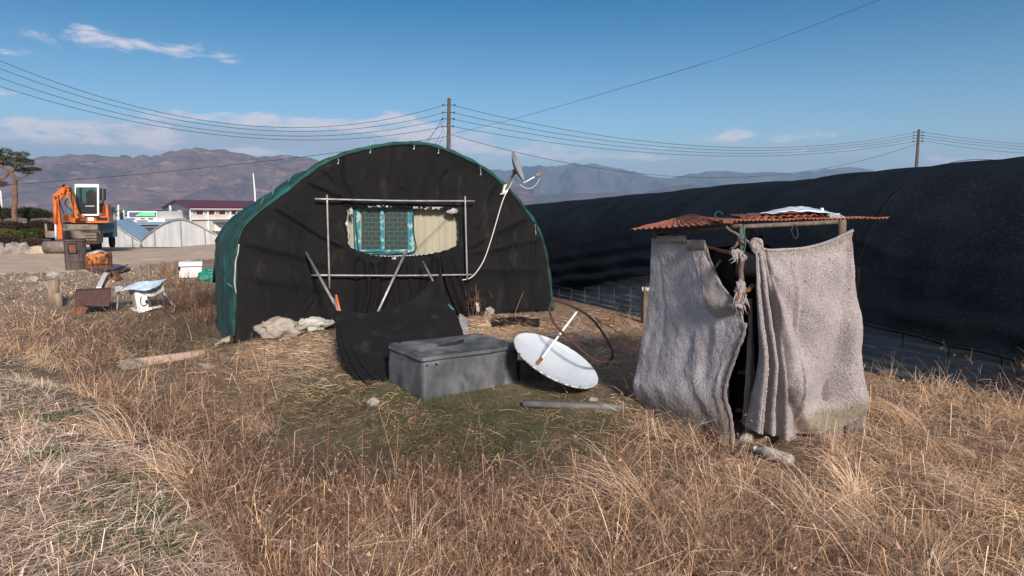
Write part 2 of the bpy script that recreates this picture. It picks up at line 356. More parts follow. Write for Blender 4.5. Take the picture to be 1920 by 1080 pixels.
far = (V[:, 1] > 44)[:, None]; c = np.where(far, np.array([.17, .13, .10]), c)
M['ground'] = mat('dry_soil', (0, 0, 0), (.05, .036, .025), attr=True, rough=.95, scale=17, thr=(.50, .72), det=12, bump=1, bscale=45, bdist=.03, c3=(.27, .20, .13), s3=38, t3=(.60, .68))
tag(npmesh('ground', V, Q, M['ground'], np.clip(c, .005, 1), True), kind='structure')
# sandy road: sheet over the ground
RP_ = [(-500, 545), (-200, 528), (0, 514), (60, 512), (130, 511), (200, 506), (250, 505), (275, 497), (330, 490), (400, 486), (470, 484), (520, 480)]
RB_ = [(-500, 483), (-200, 480), (0, 478), (60, 476), (130, 470), (200, 466.5), (250, 466), (275, 465.8), (330, 465), (400, 456), (470, 452), (520, 452)]
fr = [WG(*p) for p in RP_]; bk = [WG(*p) for p in RB_]
fr = crv(fr, 260); bk = crv(bk, 260); P = []
for i in range(260):
    row = []; w0 = .25 * math.sin(i * .55) + .3 * mnoise.noise(Vector((i * .11, 0, 0))) + .12 * math.sin(i * 1.7)
    for j in range(90):
        t = j / 89; p = fr[i].lerp(bk[i], t); p = p + (fr[i] - bk[i]).normalized() * w0 * (1 - t) ** 3
        row.append((p.x, p.y, g(p.x, p.y) + (.022 if 0 < j else -.02)))
    P.append(row)
tag(MB().grid(P).build('dirt_road', M['sand'], smooth=True), kind='structure')
# ------------------------------------------------------------ mountains
def mountain(name, Y0, prof, depth, mm, seed, foot=0, rough=1.0, label=None, nx=420, nd=90, ridge=.62):
    pxs = np.linspace(prof[0][0], prof[-1][0], nx); hs = np.interp(pxs, [p[0] for p in prof], [p[1] for p in prof])
    V = np.zeros((nd, nx, 3)); 
    for i in range(nd):
        t = i / (nd - 1)                         # 0 foot, ridge at .62, 1 back
        Y = Y0 + depth * t
        for j in range(nx):
            Yr = Y0 + depth * .62; H = (395 - hs[j]) / F * Yr * 1.0
            x = (pxs[j] - 960) / F * (Yr * .45 + Y * .55)
            e = t / .62 if t < .62 else (1 - t) / .38
            base = e ** 1.15 if e > 0 else 0
            n = mnoise.fractal(Vector((x / 420.0 * rough, Y / 900.0 * rough, seed)), 1.0, 2.1, 6)
            rg = 1 - abs(mnoise.noise(Vector((x / 260.0 * rough, Y / 1100.0 * rough, seed + 5)))) * 2
            k = math.sin(min(e, 1) * math.pi) * .9
            z = H * (base + k * (ridge * n * .8 + ridge * .55 * (rg - .5)))
            z += H * .035 * mnoise.fractal(Vector((x / 90.0, Y / 90.0, seed + 9)), 1.0, 2.0, 3) * min(1, e * 2)
            z = min(z, H * 1.02 * (.25 + .75 * min(1, e * 1.25)) + 4) if t < .6 else z
            V[i, j] = (x, Y, foot + max(z, -1.5 if i == 0 else -1))
    ii = (np.arange(nd - 1)[:, None] * nx + np.arange(nx - 1)[None, :]).ravel()
    return tag(npmesh(name, V.reshape(-1, 3), np.stack([ii, ii + 1, ii + nx + 1, ii + nx], 1), mm, None, True), kind='structure')
M['mtn'] = mat('winter_forest_slope', (.20, .125, .12), (.085, .065, .072), rough=1, scale=.007, thr=(.36, .64), c3=(.31, .195, .175), s3=.016, t3=(.56, .68), bump=1, bscale=.012, bdist=45, spec=0, det=10, stretch=(1, .5, 2.2))
M['mtn2'] = mat('far_forest_slope', (.12, .095, .10), (.07, .065, .072), rough=1, scale=.004, thr=(.4, .62), bump=1, bscale=.01, bdist=50, spec=0, stretch=(1, .5, 1.5))
mountain('hill', 2600, [(-900, 330), (-300, 320), (-60, 318), (40, 305), (75, 298), (130, 291), (200, 292), (240, 296), (290, 297), (330, 286), (385, 280), (430, 283), (490, 295), (535, 291), (585, 296), (650, 318), (760, 335), (860, 345), (1000, 350)], 1900, M['mtn'], 1.0, foot=-1.2)
mountain('hill', 5200, [(640, 345), (760, 335), (870, 322), (910, 318), (950, 321), (985, 313), (1040, 312), (1075, 308), (1110, 309), (1150, 315), (1180, 322), (1215, 331), (1250, 334), (1290, 327), (1330, 321), (1370, 323), (1410, 325), (1445, 323), (1480, 326), (1530, 320), (1575, 313), (1610, 317), (1640, 324), (1750, 335), (1900, 340), (2400, 345)], 2100, M['mtn2'], 3.0, foot=-1.2)
mountain('hill', 3100, [(700, 370), (900, 372), (1000, 366), (1080, 362), (1140, 360), (1200, 362), (1240, 352), (1290, 345), (1340, 352), (1420, 350), (1500, 345), (1620, 338), (1800, 345), (2300, 352)], 1500, M['mtn2'], 6.0, foot=-1.2, ridge=.3)
M['snow'] = mat('snow', (.8, .8, .82), rough=.8)
mountain('hill', 4700, [(180, 305), (205, 297), (232, 293.5), (247, 292), (262, 294.5), (290, 300), (310, 306)], 900, M['snow'], 8.0, foot=-1.2, nx=60, nd=24)
# air
hz = MB().box((0, 3300, 227), (19000, 12600, 458.4)); ho = hz.build('haze', None); tag(ho, kind='stuff')
hm = bpy.data.materials.new('haze'); hm.use_nodes = True; n_ = hm.node_tree.nodes; n_.remove(n_['Principled BSDF'])
pv = n_.new('ShaderNodeVolumePrincipled'); pv.inputs['Color'].default_value = (.42, .68, 1, 1); pv.inputs['Density'].default_value = HAZE
pv.inputs['Anisotropy'].default_value = .1
hm.node_tree.links.new(pv.outputs[0], n_['Material Output'].inputs['Volume']); ho.data.materials.append(hm)
# ============================================================ NET-COVERED HOUSE
P0h = (HA[0], HA[1], 0.0); NH = (HN[0], HN[1], 0.0)
def HF(px, py, off=0.0): return RP(px, py, P0h, NH, off)
def huz(p): return (p.x - HA[0]) * HE[0] + (p.y - HA[1]) * HE[1], p.z
def hpt(u, z, off=0.0): return Vector((HA[0] + HE[0] * u + HN[0] * off, HA[1] + HE[1] * u + HN[1] * off, z))
arch_px = [(440, 642), (441, 600), (443, 560), (444, 520), (445, 480), (447, 457), (458, 427), (485, 400), (515, 377), (545, 354), (575, 330), (602, 311), (625, 300), (645, 292), (672, 284), (700, 278), (733, 273), (765, 271),
           (800, 273), (828, 281), (855, 291), (882, 304), (910, 321), (935, 341), (958, 364), (978, 389), (997, 414), (1010, 440), (1019, 470), (1025, 505), (1030, 545), (1034, 594)]
archU = [huz(HF(*p)) for p in arch_px]
ARCH = crv([(u, z, 0) for u, z in archU], 220)
bu0, bu1 = ARCH[0].x, ARCH[-1].x
outer = [(p.x, p.y) for p in ARCH]
nb = 110                             # bottom line, below the soil
for i in range(1, nb):
    u = bu1 + (bu0 - bu1) * i / nb; q = hpt(u, 0); outer.append((u, g(q.x, q.y) - .06))
hole_px = [(648, 388), (672, 386), (700, 386), (740, 387), (770, 389), (800, 390), (830, 391), (852, 393), (859, 402), (861, 425), (860, 450), (852, 463), (835, 470), (815, 475), (790, 479), (760, 481), (730, 482), (700, 480), (678, 474), (662, 468), (652, 460), (650, 445), (649, 430), (645, 420), (649, 405)]
holeU = [huz(HF(*p)) for p in hole_px]; HOLE = [(p.x, p.y) for p in crv([(u, z, 0) for u, z in holeU + [holeU[0]]], 420)]
hc = (np.mean([p[0] for p in HOLE]), np.mean([p[1] for p in HOLE]))
def polar(poly, angs):
    A = np.array(poly) - np.array(hc); th = np.arctan2(A[:, 1], A[:, 0]); o = np.argsort(th); th = th[o]; A = A[o]
    th = np.concatenate([th - 2 * np.pi, th, th + 2 * np.pi]); A = np.concatenate([A, A, A])
    return np.stack([np.interp(angs, th, A[:, 0]), np.interp(angs, th, A[:, 1])], 1) + np.array(hc)
NA, NRD = 900, 130
angs = np.linspace(-np.pi, np.pi, NA, endpoint=False); po = polar(outer, angs); ph = polar(HOLE, angs)
folds_px = [((600, 316), (655, 390), 9, .05), ((585, 345), (690, 402), 11, .05), ((520, 398), (655, 470), 13, .07), ((655, 470), (700, 490), 10, .07), ((640, 300), (655, 378), 5, -.05), ((470, 460), (610, 500), 22, .05), ((455, 520), (590, 545), 26, .04),
            ((835, 325), (824, 372), 6, -.04), ((855, 330), (842, 352), 7, .03), ((985, 400), (880, 455), 12, .06), ((1005, 445), (882, 470), 9, .05), ((1015, 500), (890, 500), 14, .04), ((925, 345), (885, 420), 10, .04),
            ((686, 486), (676, 600), 7, .09), ((672, 490), (660, 600), 8, -.06), ((697, 492), (700, 600), 8, .07), ((715, 485), (716, 560), 6, -.05), ((742, 485), (740, 600), 10, .05), ((765, 485), (772, 610), 8, .05), ((812, 478), (830, 600), 7, .09), ((805, 482), (800, 560), 5, -.07), ((835, 475), (880, 590), 9, .05),
            ((720, 280), (722, 385), 9, .02), ((754, 276), (756, 380), 4, .015), ((790, 280), (782, 385), 12, .025), ((690, 290), (695, 385), 10, .02), ((540, 400), (560, 600), 18, .04), ((930, 420), (950, 590), 22, .05), ((990, 440), (1000, 590), 14, .05), ((480, 500), (500, 600), 14, .04)]
_r = random.Random(12); FO2 = []
for k in range(46):
    u_ = _r.uniform(.2, 5.6); z_ = _r.uniform(.2, 3.0); a_ = math.pi / 2 + _r.gauss(0, .45) + (u_ - 2.9) * .12 * (1 if z_ > 1.8 else -1); l_ = _r.uniform(.2, .8); FO2.append((np.array([u_, z_]), np.array([u_ + l_ * math.cos(a_), z_ - l_ * math.sin(a_)]), _r.uniform(.015, .04), _r.choice((-1, 1)) * _r.uniform(.008, .02)))
FO = []
for a_, b_, w_, am in folds_px:
    A_ = np.array(huz(HF(*a_))); B_ = np.array(huz(HF(*b_))); FO.append((A_, B_, w_ / 110.0, am))
def hdisp(U, Zz):
    d = .03 * nzarr(U, Zz, 2.0, 11) + .007 * nzarr(U * 3, Zz * .6, 7, 12) + .004 * nzarr(U, Zz, 19, 13)
    for A_, B_, w_, am in FO + FO2:
        ab = B_ - A_; t = ((U - A_[0]) * ab[0] + (Zz - A_[1]) * ab[1]) / (ab @ ab); tc_ = np.clip(t, 0, 1)
        wob = .05 * np.sin(tc_ * 5 + A_[0] * 7)
        dx = U - (A_[0] + ab[0] * tc_) + wob; dz = Zz - (A_[1] + ab[1] * tc_); r = np.hypot(dx, dz)
        s_ = (dx * ab[1] - dz * ab[0]); sgn = np.tanh(s_ / (w_ * .25))
        d = d + 1.2 * am * np.exp(-(r / w_) ** 2) * (.65 - .5 * sgn) * np.clip(1.15 - .5 * abs(tc_ - .3), 0, 1)
    return d
tt = np.linspace(0, 1, NRD)[:, None]
UU = ph[None, :, 0] * (1 - tt) + po[None, :, 0] * tt; ZZ = ph[None, :, 1] * (1 - tt) + po[None, :, 1] * tt
sc_ = np.clip(np.minimum(tt * 14, (1 - tt) * 9), 0, 1)
DD = hdisp(UU, ZZ) * sc_ + .03 * np.clip(1 - tt * 18, 0, 1) * np.sin(angs * 11)[None, :] * .3
DD = DD + .02
VV = np.stack([HA[0] + HE[0] * UU + HN[0] * DD, HA[1] + HE[1] * UU + HN[1] * DD, ZZ], -1)
hut = thing('tunnel_house', 'black net-covered tunnel house with green rolled rim and a torn hole showing a window', 'house', hpt((bu0 + bu1) / 2, 0.05))
hl = np.array(hut.location)
def ringmesh(name, V3, mat_, parent, thick=0):
    nr, na, _ = V3.shape; ii = (np.arange(nr - 1)[:, None] * na + np.arange(na)[None, :]).ravel(); jj = (np.arange(nr - 1)[:, None] * na + (np.arange(na)[None, :] + 1) % na).ravel()
    o = npmesh(name, V3.reshape(-1, 3) - hl, np.stack([ii, jj, jj + na, ii + na], 1), mat_, None, True); o.parent = parent
    if thick: m = o.modifiers.new('solid', 'SOLIDIFY'); m.thickness = thick; m.offset = -1
    return o
ringmesh('front_net', VV, M['net'], hut, .012)
# rounded hem round the hole
hem = MB(); hp = polar(HOLE, np.linspace(-np.pi, np.pi, 200, endpoint=False))
hem.tube([hpt(u, z, .03 + .01 * math.sin(i * .9)) for i, (u, z) in enumerate(hp)], [.014 + .008 * math.sin(i * 1.7) for i in range(200)], 6, closed=True)
hem.build('hole_hem', M['net'], hut, True)
# white film lining below and beside the hole
fl = MB(); P = []
sel = [(648, 392), (653, 396), (651, 415), (655, 430), (652, 448), (657, 462), (668, 471), (682, 476), (702, 480), (730, 481), (760, 480), (790, 478), (815, 474), (836, 469)]
C1 = crv([HF(*p, -.02) for p in sel], 90)
for i, p in enumerate(C1):
    u, z = huz(p); inn = Vector((hc[0] - u, hc[1] - z)).normalized(); wv = .016 + .012 * mnoise.noise(Vector((i * .25, 0, 0)))
    P.append([hpt(u - inn.x * .06, z - inn.y * .06, -.03), hpt(u + inn.x * wv * .5, z + inn.y * wv * .5, -.02 + .012 * math.sin(i * .8)), hpt(u + inn.x * wv, z + inn.y * wv, -.035)])
fl.grid(P); fl.build('film_lining', M['plastic'], hut, True, solid=.003)
for pxs, r in (([(655, 388), (662, 392), (661, 402), (654, 408)], (.035, .015, .06)), ([(840, 396), (848, 394), (852, 398)], (.10, .03, .045)), ([(735, 486), (742, 483)], (.04, .015, .03)), ([(585, 513)], (.03, .012, .018))):
    q = HF(sum(p[0] for p in pxs) / len(pxs), sum(p[1] for p in pxs) / len(pxs), .035)
    MB().blob(q, r, seed=pxs[0][0], amp=.9, fr=2.2).build('torn_film', M['plastic'], hut, True)
# torn white fringe on the hole's upper edge
for (x0, x1, y) in ((690, 735, 386), (775, 792, 389), (795, 830, 390)):
    P = []
    for i in range(14):
        t = i / 13; x = x0 + (x1 - x0) * t; P.append([HF(x, y - 2, .03), HF(x, y + 1 + 1.5 * math.sin(i * 2.1), .045), HF(x, y + 2.5 + 1.5 * math.sin(i * 1.3), .03)])
    MB().grid(P).build('torn_film', M['plastic'], hut, True, solid=.003)
# cream wall panel behind the hole, ribbed
P = []; ul, _z = huz(HF(600, 400)); ur, _z = huz(HF(900, 400)); n = 260
for i in range(n):
    u = ul + (ur - ul) * i / (n - 1); d = -.20 + (.009 if (i % 12) in (0, 1) else 0) * (1)
    P.append([hpt(u, .9, d), hpt(u, 2.6, d)])
MB().grid(P).build('wall_panel', M['cream'], hut)
# window
def WFp(px, py, off): return HF(px, py, off)
win = None
def hbox(x0, y0, x1, y1, off, th, mb):     # pixel rectangle on the facade plane, as a box of thickness th
    a_ = huz(HF(x0, y1)); b_ = huz(HF(x1, y0)); p = [hpt(a_[0], a_[1], off), hpt(b_[0], a_[1], off), hpt(b_[0], b_[1], off), hpt(a_[0], b_[1], off)]
    mb.prism(p, (HN[0] * th, HN[1] * th, 0))
wf = MB(); X0, Y0_, X1, Y1 = 669, 382, 779, 477
hbox(X0, Y0_, X0 + 5, Y1, -.19, .09, wf); hbox(X1 - 5, Y0_, X1, Y1, -.19, .09, wf); hbox(X0 + 5, Y1 - 4, X1 - 5, Y1, -.19, .092, wf); hbox(X0 + 5, Y0_, X1 - 5, Y0_ + 4, -.19, .088, wf)
win = wf.build('window', M['turq'], hut)
def child_of_child(mb, name, mt, par, **k):
    return mb.build(name, mt, par, **k)
for (a0, a1, off) in ((674, 723, -.16), (718, 774, -.135)):
    s_ = MB(); y0, y1 = 387, 473
    hbox(a0, y0, a0 + 5, y1, off, .022, s_); hbox(a1 - 5, y0, a1, y1, off, .022, s_); hbox(a0 + 5, y1 - 5, a1 - 5, y1, off, .024, s_); hbox(a0 + 5, y0, a1 - 5, y0 + 4, off, .02, s_)
    s_.build('sash', M['turq'], win)
M['pane'] = bpy.data.materials.new('patterned_glass'); m = M['pane']; m.use_nodes = True; N_ = m.node_tree.nodes; L_ = m.node_tree.links; bs = N_['Principled BSDF']
tc_ = N_.new('ShaderNodeTexCoord'); mp = N_.new('ShaderNodeMapping'); mp.inputs['Rotation'].default_value = (0, 0, 0); L_.new(tc_.outputs['UV'], mp.inputs[0])
br = N_.new('ShaderNodeTexBrick'); br.inputs['Scale'].default_value = 5; br.inputs['Mortar Size'].default_value = .028; br.inputs['Brick Width'].default_value = .9; br.inputs['Row Height'].default_value = .55
br.inputs['Color1'].default_value = (.03, .048, .045, 1); br.inputs['Color2'].default_value = (.03, .045, .042, 1); br.inputs['Mortar'].default_value = (.07, .125, .125, 1); L_.new(mp.outputs[0], br.inputs['Vector'])
nn = N_.new('ShaderNodeTexNoise'); nn.inputs['Scale'].default_value = 3.5; L_.new(tc_.outputs['UV'], nn.inputs['Vector']); rr = N_.new('ShaderNodeMapRange'); rr.inputs[1].default_value = .6; rr.inputs[2].default_value = .75; L_.new(nn.outputs['Fac'], rr.inputs[0])
mx = N_.new('ShaderNodeMix'); mx.data_type = 'RGBA'; L_.new(rr.outputs[0], mx.inputs[0]); L_.new(br.outputs['Color'], mx.inputs[6]); mx.inputs[7].default_value = (.12, .075, .03, 1); L_.new(mx.outputs[2], bs.inputs['Base Color']); bs.inputs['Roughness'].default_value = .3
for (a0, a1, off) in ((678, 719, -.15), (722, 770, -.125)):
    p = [HF(a0, 469, off), HF(a1, 469, off), HF(a1, 390, off), HF(a0, 390, off)]
    o = MB().add(p, [(0, 1, 2, 3)]).build('pane', m, win); uv = o.data.uv_layers.new(name='UV')
    for k, c_ in enumerate([(0, 0), (.55, 0), (.55, 1), (0, 1)]): uv.data[k].uv = c_
# thin green netting edge round the window
MB().tube(crv([HF(*p, -.07) for p in [(668, 384), (667, 410), (669, 440), (672, 466), (678, 476), (710, 477), (740, 476), (768, 474), (780, 466), (776, 440), (775, 410), (777, 386)]], 60), .012, 6).build('net_trim', M['green'], hut, True)
MB().tube([HF(855, 392, -.05), HF(820, 428, -.05), HF(781, 466, -.05)], .004, 5).build('wire', M['cable'], hut, True)
# green roof cover lofted back from the arch
DR = Vector((-.455, .9, 0)); LH = 4.2; P = []
nu = 220; ns = 60
for i in range(nu):
    p = ARCH[i]; row = []
    q0 = ARCH[max(i - 1, 0)]; q1 = ARCH[min(i + 1, nu - 1)]; t_ = (q1 - q0).normalized(); nx_, nz_ = -t_.y, t_.x
    for j in range(ns):
        s_ = j / (ns - 1); dd = s_ * LH
        bul = .04 + .03 * math.sin(s_ * math.pi * 5) * abs(mnoise.noise(Vector((i * .03, 2, 3)))) + .05 * mnoise.noise(Vector((p.x * 1.1, p.y * 1.1, dd * 1.3))) + .02 * mnoise.noise(Vector((p.x * 5, p.y * 5, dd * 3)))
        if j < 2: bul = .045
        q = hpt(p.x, max(p.y, .02) * (1 - .07 * s_)) + DR * dd + Vector((HE[0] * nx_, HE[1] * nx_, nz_)) * bul
        if p.y < .3: q.z = min(q.z, g(q.x, q.y) - .05 + max(p.y, 0))
        row.append(q)
    P.append(row)
MB().grid(P).build('roof_cover', M['green'], hut, True, solid=.015)
# back gable
mbk = MB(); n = len(ARCH); cb = hpt((bu0 + bu1) / 2, 0) + DR * LH; mbk.add([cb] + [hpt(p.x, max(p.y, -.2) * .93) + DR * LH for p in ARCH], [(0, i, i + 1) for i in range(1, n)]); mbk.build('back_net', M['net'], hut)
# rolled rim
rad = []; pts = []
for i in range(0, nu, 1):
    p = ARCH[i]; t = i / nu; q0 = ARCH[max(i - 1, 0)]; q1 = ARCH[min(i + 1, nu - 1)]; t_ = (q1 - q0).normalized(); nx_, nz_ = -t_.y, t_.x
    seg = (t * 26) % 1.0; r = .024 + .018 * math.sin(math.pi * seg) + .006 * mnoise.noise(Vector((i * .4, 0, 5)))
    if t < .28: r *= .7
    off = .018
    if p.y < .05: continue
    pts.append(hpt(p.x, p.y, .03) + Vector((HE[0] * nx_, HE[1] * nx_, nz_)) * off); rad.append(r)
MB().tube(pts, rad, 8).build('rolled_rim', M['green'], hut, True)
# ties
for (x, y) in [(694, 283), (776, 276), (822, 284), (901, 324), (1004, 437), (634, 303)]:
    q = HF(x, y, .05); tm = MB(); r_ = random.Random(x)
    tm.tube([q + Vector((0, 0, .06)), q + Vector((.01, 0, 0)), q + Vector((-.01, 0, -.05))], .005, 5); tm.tube([q + Vector((.0, 0, .05)), q + Vector((r_.uniform(-.06, .06), 0, .12 + r_.random() * .05))], .004, 4)
    tm.blob(q + Vector((0, -.01, -.03)), (.014, .010, .016), seed=x, amp=.8, n=2)
    tm.build('tie', M['plastic'], hut, True)
# tie strings on the left side of the cover
for (x0, y0, x1, y1) in ((551, 333, 545, 344), (519, 355, 515, 368), (500, 377, 493, 385), (432, 535, 440, 540)):
    a_ = HF(x0, y0, -.25) ; b_ = HF(x1, y1, -.05)
    MB().tube([a_ + Vector((0, -.12, .05)), b_ + Vector((0, -.1, .03))], .004, 4).build('tie_string', M['plastic'], hut)
# white edge piping on the left front corner
MB().tube(crv([HF(*p, .05) for p in [(448, 458), (446, 475), (442, 490), (441, 510), (440, 530), (443, 550)]], 24), .012, 6).build('edge_piping', M['plastic'], hut, True)
# dark back flap seen left of the green cover
P = []
for i in range(10):
    t = i / 9; y = 440 + 90 * t; P.append([W(402 + 3 * math.sin(t * 5) + (8 if t < .1 else 0), y, 15.2), W(414, y, 15.1), W(424, y, 15.0)])
MB().grid(P).build('side_flap', M['net'], hut, True, solid=.02)
# pipes crossing in front of the window
pf = thing('window_guard', 'square frame of crossed galvanised pipes in front of the torn window hole', 'pipe frame', HF(740, 516, .12))
for a_, b_ in (((590, 373), (890, 377)), ((584, 516), (886, 515)), ((613, 365), (618, 541)), ((872, 368), (876, 524))):
    k = .17 if abs(a_[1] - b_[1]) < 20 else .20
    p0 = HF(*a_, k); p1 = HF(*b_, k); md = (p0 + p1) / 2 + Vector((0, 0, -.012))
    MB().tube(crv([p0, md, p1], 12), .0165, 10).build('pipe', M['metal'], pf, True)
# stand-off brackets
for (x, y) in ((614, 374), (872, 377), (616, 516), (875, 515)):
    MB().tube([HF(x, y, .02), HF(x, y, .20)], .012, 8).build('bracket', M['metal'], pf, True)
# leaning poles
def lean(p0, p1, r, lab, name='metal_pole', mt='metal', cat='pole', grp='poles leaning on the net house'):
    return one(MB().tube([p0, p1], r, 10), name, M[mt], lab, cat, grp, smooth=True)
lean(HF(574, 474, .15), W(640, 592, 9.75), .022, 'long grey pole slanting left of the window frame down to the orange handle')
lean(HF(762, 470, .15), W(706, 590, 10.9), .022, 'grey pole slanting from the middle of the window sill down to the left')
lean(HF(793, 491, .3), W(823, 548, 10.3), .018, 'short grey pole slanting right below the window')
one(MB().tube([W(630, 553, 9.85), W(641, 600, 9.7)], .018, 8), 'tool_handle', M['orange'], 'orange handle sticking up at left corner of the hanging black net', 'handle', smooth=True)
# hanging net screen
Lx = [(628, 582), (630, 600), (632, 640), (640, 670), (652, 690)]; Rx = [(828, 512), (838, 545), (850, 575), (862, 605), (872, 636)]
Tx = [(628, 582), (655, 586), (690, 588), (722, 581), (760, 566), (800, 540), (828, 512)]; Bx = [(652, 688), (680, 712), (702, 722), (730, 712), (760, 702), (815, 670), (872, 636)]
def Yn(px, py): 
    return 9.6 - max(0, (py - 570)) / 130 * 1.42 + (px - 630) / 240 * .5
def coons(T_, B_, L__, R_, nu_, nv_, fn, disp=None, ndir=Vector((0, -1, 0))):
    f2 = lambda q: [(a[0], a[1], 0) for a in q]
    Tc = crv(f2(T_), nu_); Bc = crv(f2(B_), nu_); Lc = crv(f2(L__), nv_); Rc = crv(f2(R_), nv_); P = []
    for i in range(nu_):
        u = i / (nu_ - 1); row = []
        for j in range(nv_):
            v = j / (nv_ - 1)
            q = Tc[i] * (1 - v) + Bc[i] * v + Lc[j] * (1 - u) + Rc[j] * u - (Tc[0] * (1 - u) * (1 - v) + Tc[-1] * u * (1 - v) + Bc[0] * (1 - u) * v + Bc[-1] * u * v)
            p = fn(q.x, q.y); 
            if disp: p = p + ndir * disp(u, v, p)
            row.append(p)
        P.append(row)
    return P
def nd(u, v, p):
    k = math.sin(math.pi * min(max(u, 0), 1)) 
    d = .18 * math.sin(math.pi * v) * k
    for (u0, v0, u1, v1, w_, am) in ((0, 0, .5, 1, .045, .07), (0, 0, .28, 1, .035, .07), (0, .02, .75, .8, .05, .06), (0, 0, .1, 1, .03, .05), (1, 0, .75, .9, .06, .05), (1, 0, .9, 1, .035, .05), (.02, 0, .9, .55, .04, .035)):
        ab = (u1 - u0, v1 - v0); t = ((u - u0) * ab[0] + (v - v0) * ab[1]) / (ab[0] ** 2 + ab[1] ** 2); t = min(max(t, 0), 1)
        r = math.hypot(u - u0 - ab[0] * t, v - v0 - ab[1] * t); d += 1.6 * am * math.exp(-(r / w_) ** 2) * min(1, t * 4)
    return d + .012 * mnoise.noise(p * 6) + .03 * mnoise.noise(p * 2)
P = coons(Tx, Bx, Lx, Rx, 120, 70, lambda x, y: W(x, y, Yn(x, y)), nd)
scr = thing('net_screen', 'sagging sheet of black shade net hung between two leaning poles behind the grey tank', 'net', WG(700, 720))
MB().grid(P).build('net_sheet', M['net'], scr, True, solid=.01)
MB().tube([p[0] + Vector((0, -.01, 0)) for p in P], .012, 6).build('top_hem', M['net'], scr, True)
MB().tube([W(626, 560, 9.75), W(644, 615, 9.55)], .018, 8).build('left_stake', M['metal'], scr, True)
MB().tube([W(840, 560, 10.07), W(850, 588, 10.0), W(868, 640, 9.9)], .016, 8).build('right_stake', M['metal'], scr, True)
MB().tube(crv([W(840, 570, 9.95), W(850, 583, 9.93), W(853, 592, 9.92)], 8), [.01, .02, .028, .03, .03, .025, .02, .01], 6).build('cord_wrap', M['cord'], scr, True)
one(MB().prism([WG(862, 600) + Vector((0, -.1, .12)), WG(873, 606) + Vector((0, -.1, .1)), WG(876, 634) + Vector((.02, 0, -.02)), WG(862, 634) + Vector((0, 0, -.02))], (.02, .05, 0)), 'plastic_scrap', M['plastic'], 'pale plastic scrap standing at right foot of the black net screen', 'scrap')
# second gathered net curtain right of the window, down to the ground
def nd2(u, v, p): return .05 * math.sin(u * 16 + v * 2) * (.3 + v) + .02 * mnoise.noise(p * 4)
P = coons([(826, 478), (850, 480)], [(862, 600), (908, 598)], [(826, 478), (838, 540), (862, 600)], [(850, 480), (880, 545), (908, 598)], 30, 60, lambda x, y: HF(x, y, .12), nd2, Vector((HN[0], HN[1], 0)))
MB().grid(P).build('net_curtain', M['net'], hut, True, solid=.01)
# satellite dish on the slope
sd = thing('satellite_dish', 'small satellite dish on a bracket at the right slope of the net house', 'dish', HF(947, 362, .1))
def ellipse_frame(c, n, up): 
    n = n.normalized(); a_ = up - n * up.dot(n); a_.normalize(); b_ = n.cross(a_); return Matrix((b_, a_, n)).transposed()
cD = HF(972, 312, .25); nD = Vector((.915, -.16, .35)); Rr = .285
Mx = ellipse_frame(cD, nD, Vector((-.22, 0, .97)))
prof = [(Rr * t, -.075 * (1 - t * t)) for t in [i / 8 for i in range(9)]] + [(Rr + .006, .004), (Rr, .010 - .012)] + [(Rr * t, -.075 * (1 - t * t) - .012) for t in [1 - i / 8 for i in range(9)]]
MB().lathe(prof, cD, 40, Mx).build('reflector', M['dishg'], sd, True)
MB().tube([HF(966, 322, .18), HF(958, 335, .14), HF(948, 356, .11)], .020, 10).build('mast', M['steel'], sd, True)
MB().box(HF(966, 322, .2), (.09, .06, .09), .6, bev=.01).build('mount', M['steel'], sd)
bm_ = MB(); bm_.prism([HF(940, 363, .06), HF(950, 360, .06), HF(949, 345, .06), HF(944, 347, .06)], (HN[0] * .05, HN[1] * .05, 0)); bm_.tube([HF(938, 364, .08), HF(949, 363, .08)], .012, 6); bm_.build('bracket', M['white'], sd)
MB().tube([HF(977, 343, .25), HF(984, 342, .3), HF(1005, 330, .42)], .011, 8).build('feed_arm', M['white'], sd, True)
lnb = MB(); lnb.box(HF(1007, 328, .43), (.09, .05, .06), .3, bev=.01); lnb.tube([HF(1009, 332, .43), HF(1011, 323, .43)], [.028, .022], 10); lnb.box(HF(1014, 328, .43), (.04, .045, .05), .3, bev=.01); lnb.build('receiver_head', M['steel'], sd)
MB().tube(crv([HF(1012, 334, .43), HF(1006, 345, .4), HF(995, 353, .35), HF(982, 351, .3), HF(970, 340, .22), HF(964, 330, .2)], 30), .006, 6).build('lead', M['wcable'], sd, True)
one(MB().tube(crv([HF(962, 338, .16), HF(952, 356, .1), HF(942, 378, .12), HF(931, 415, .14), HF(920, 452, .15), HF(908, 486, .16), HF(895, 508, .16), HF(882, 521, .18), HF(867, 525, .18)], 50), .010, 7), 'dish_cable', M['wcable'], 'white cable curving down the net wall from the satellite dish', 'cable', smooth=True)
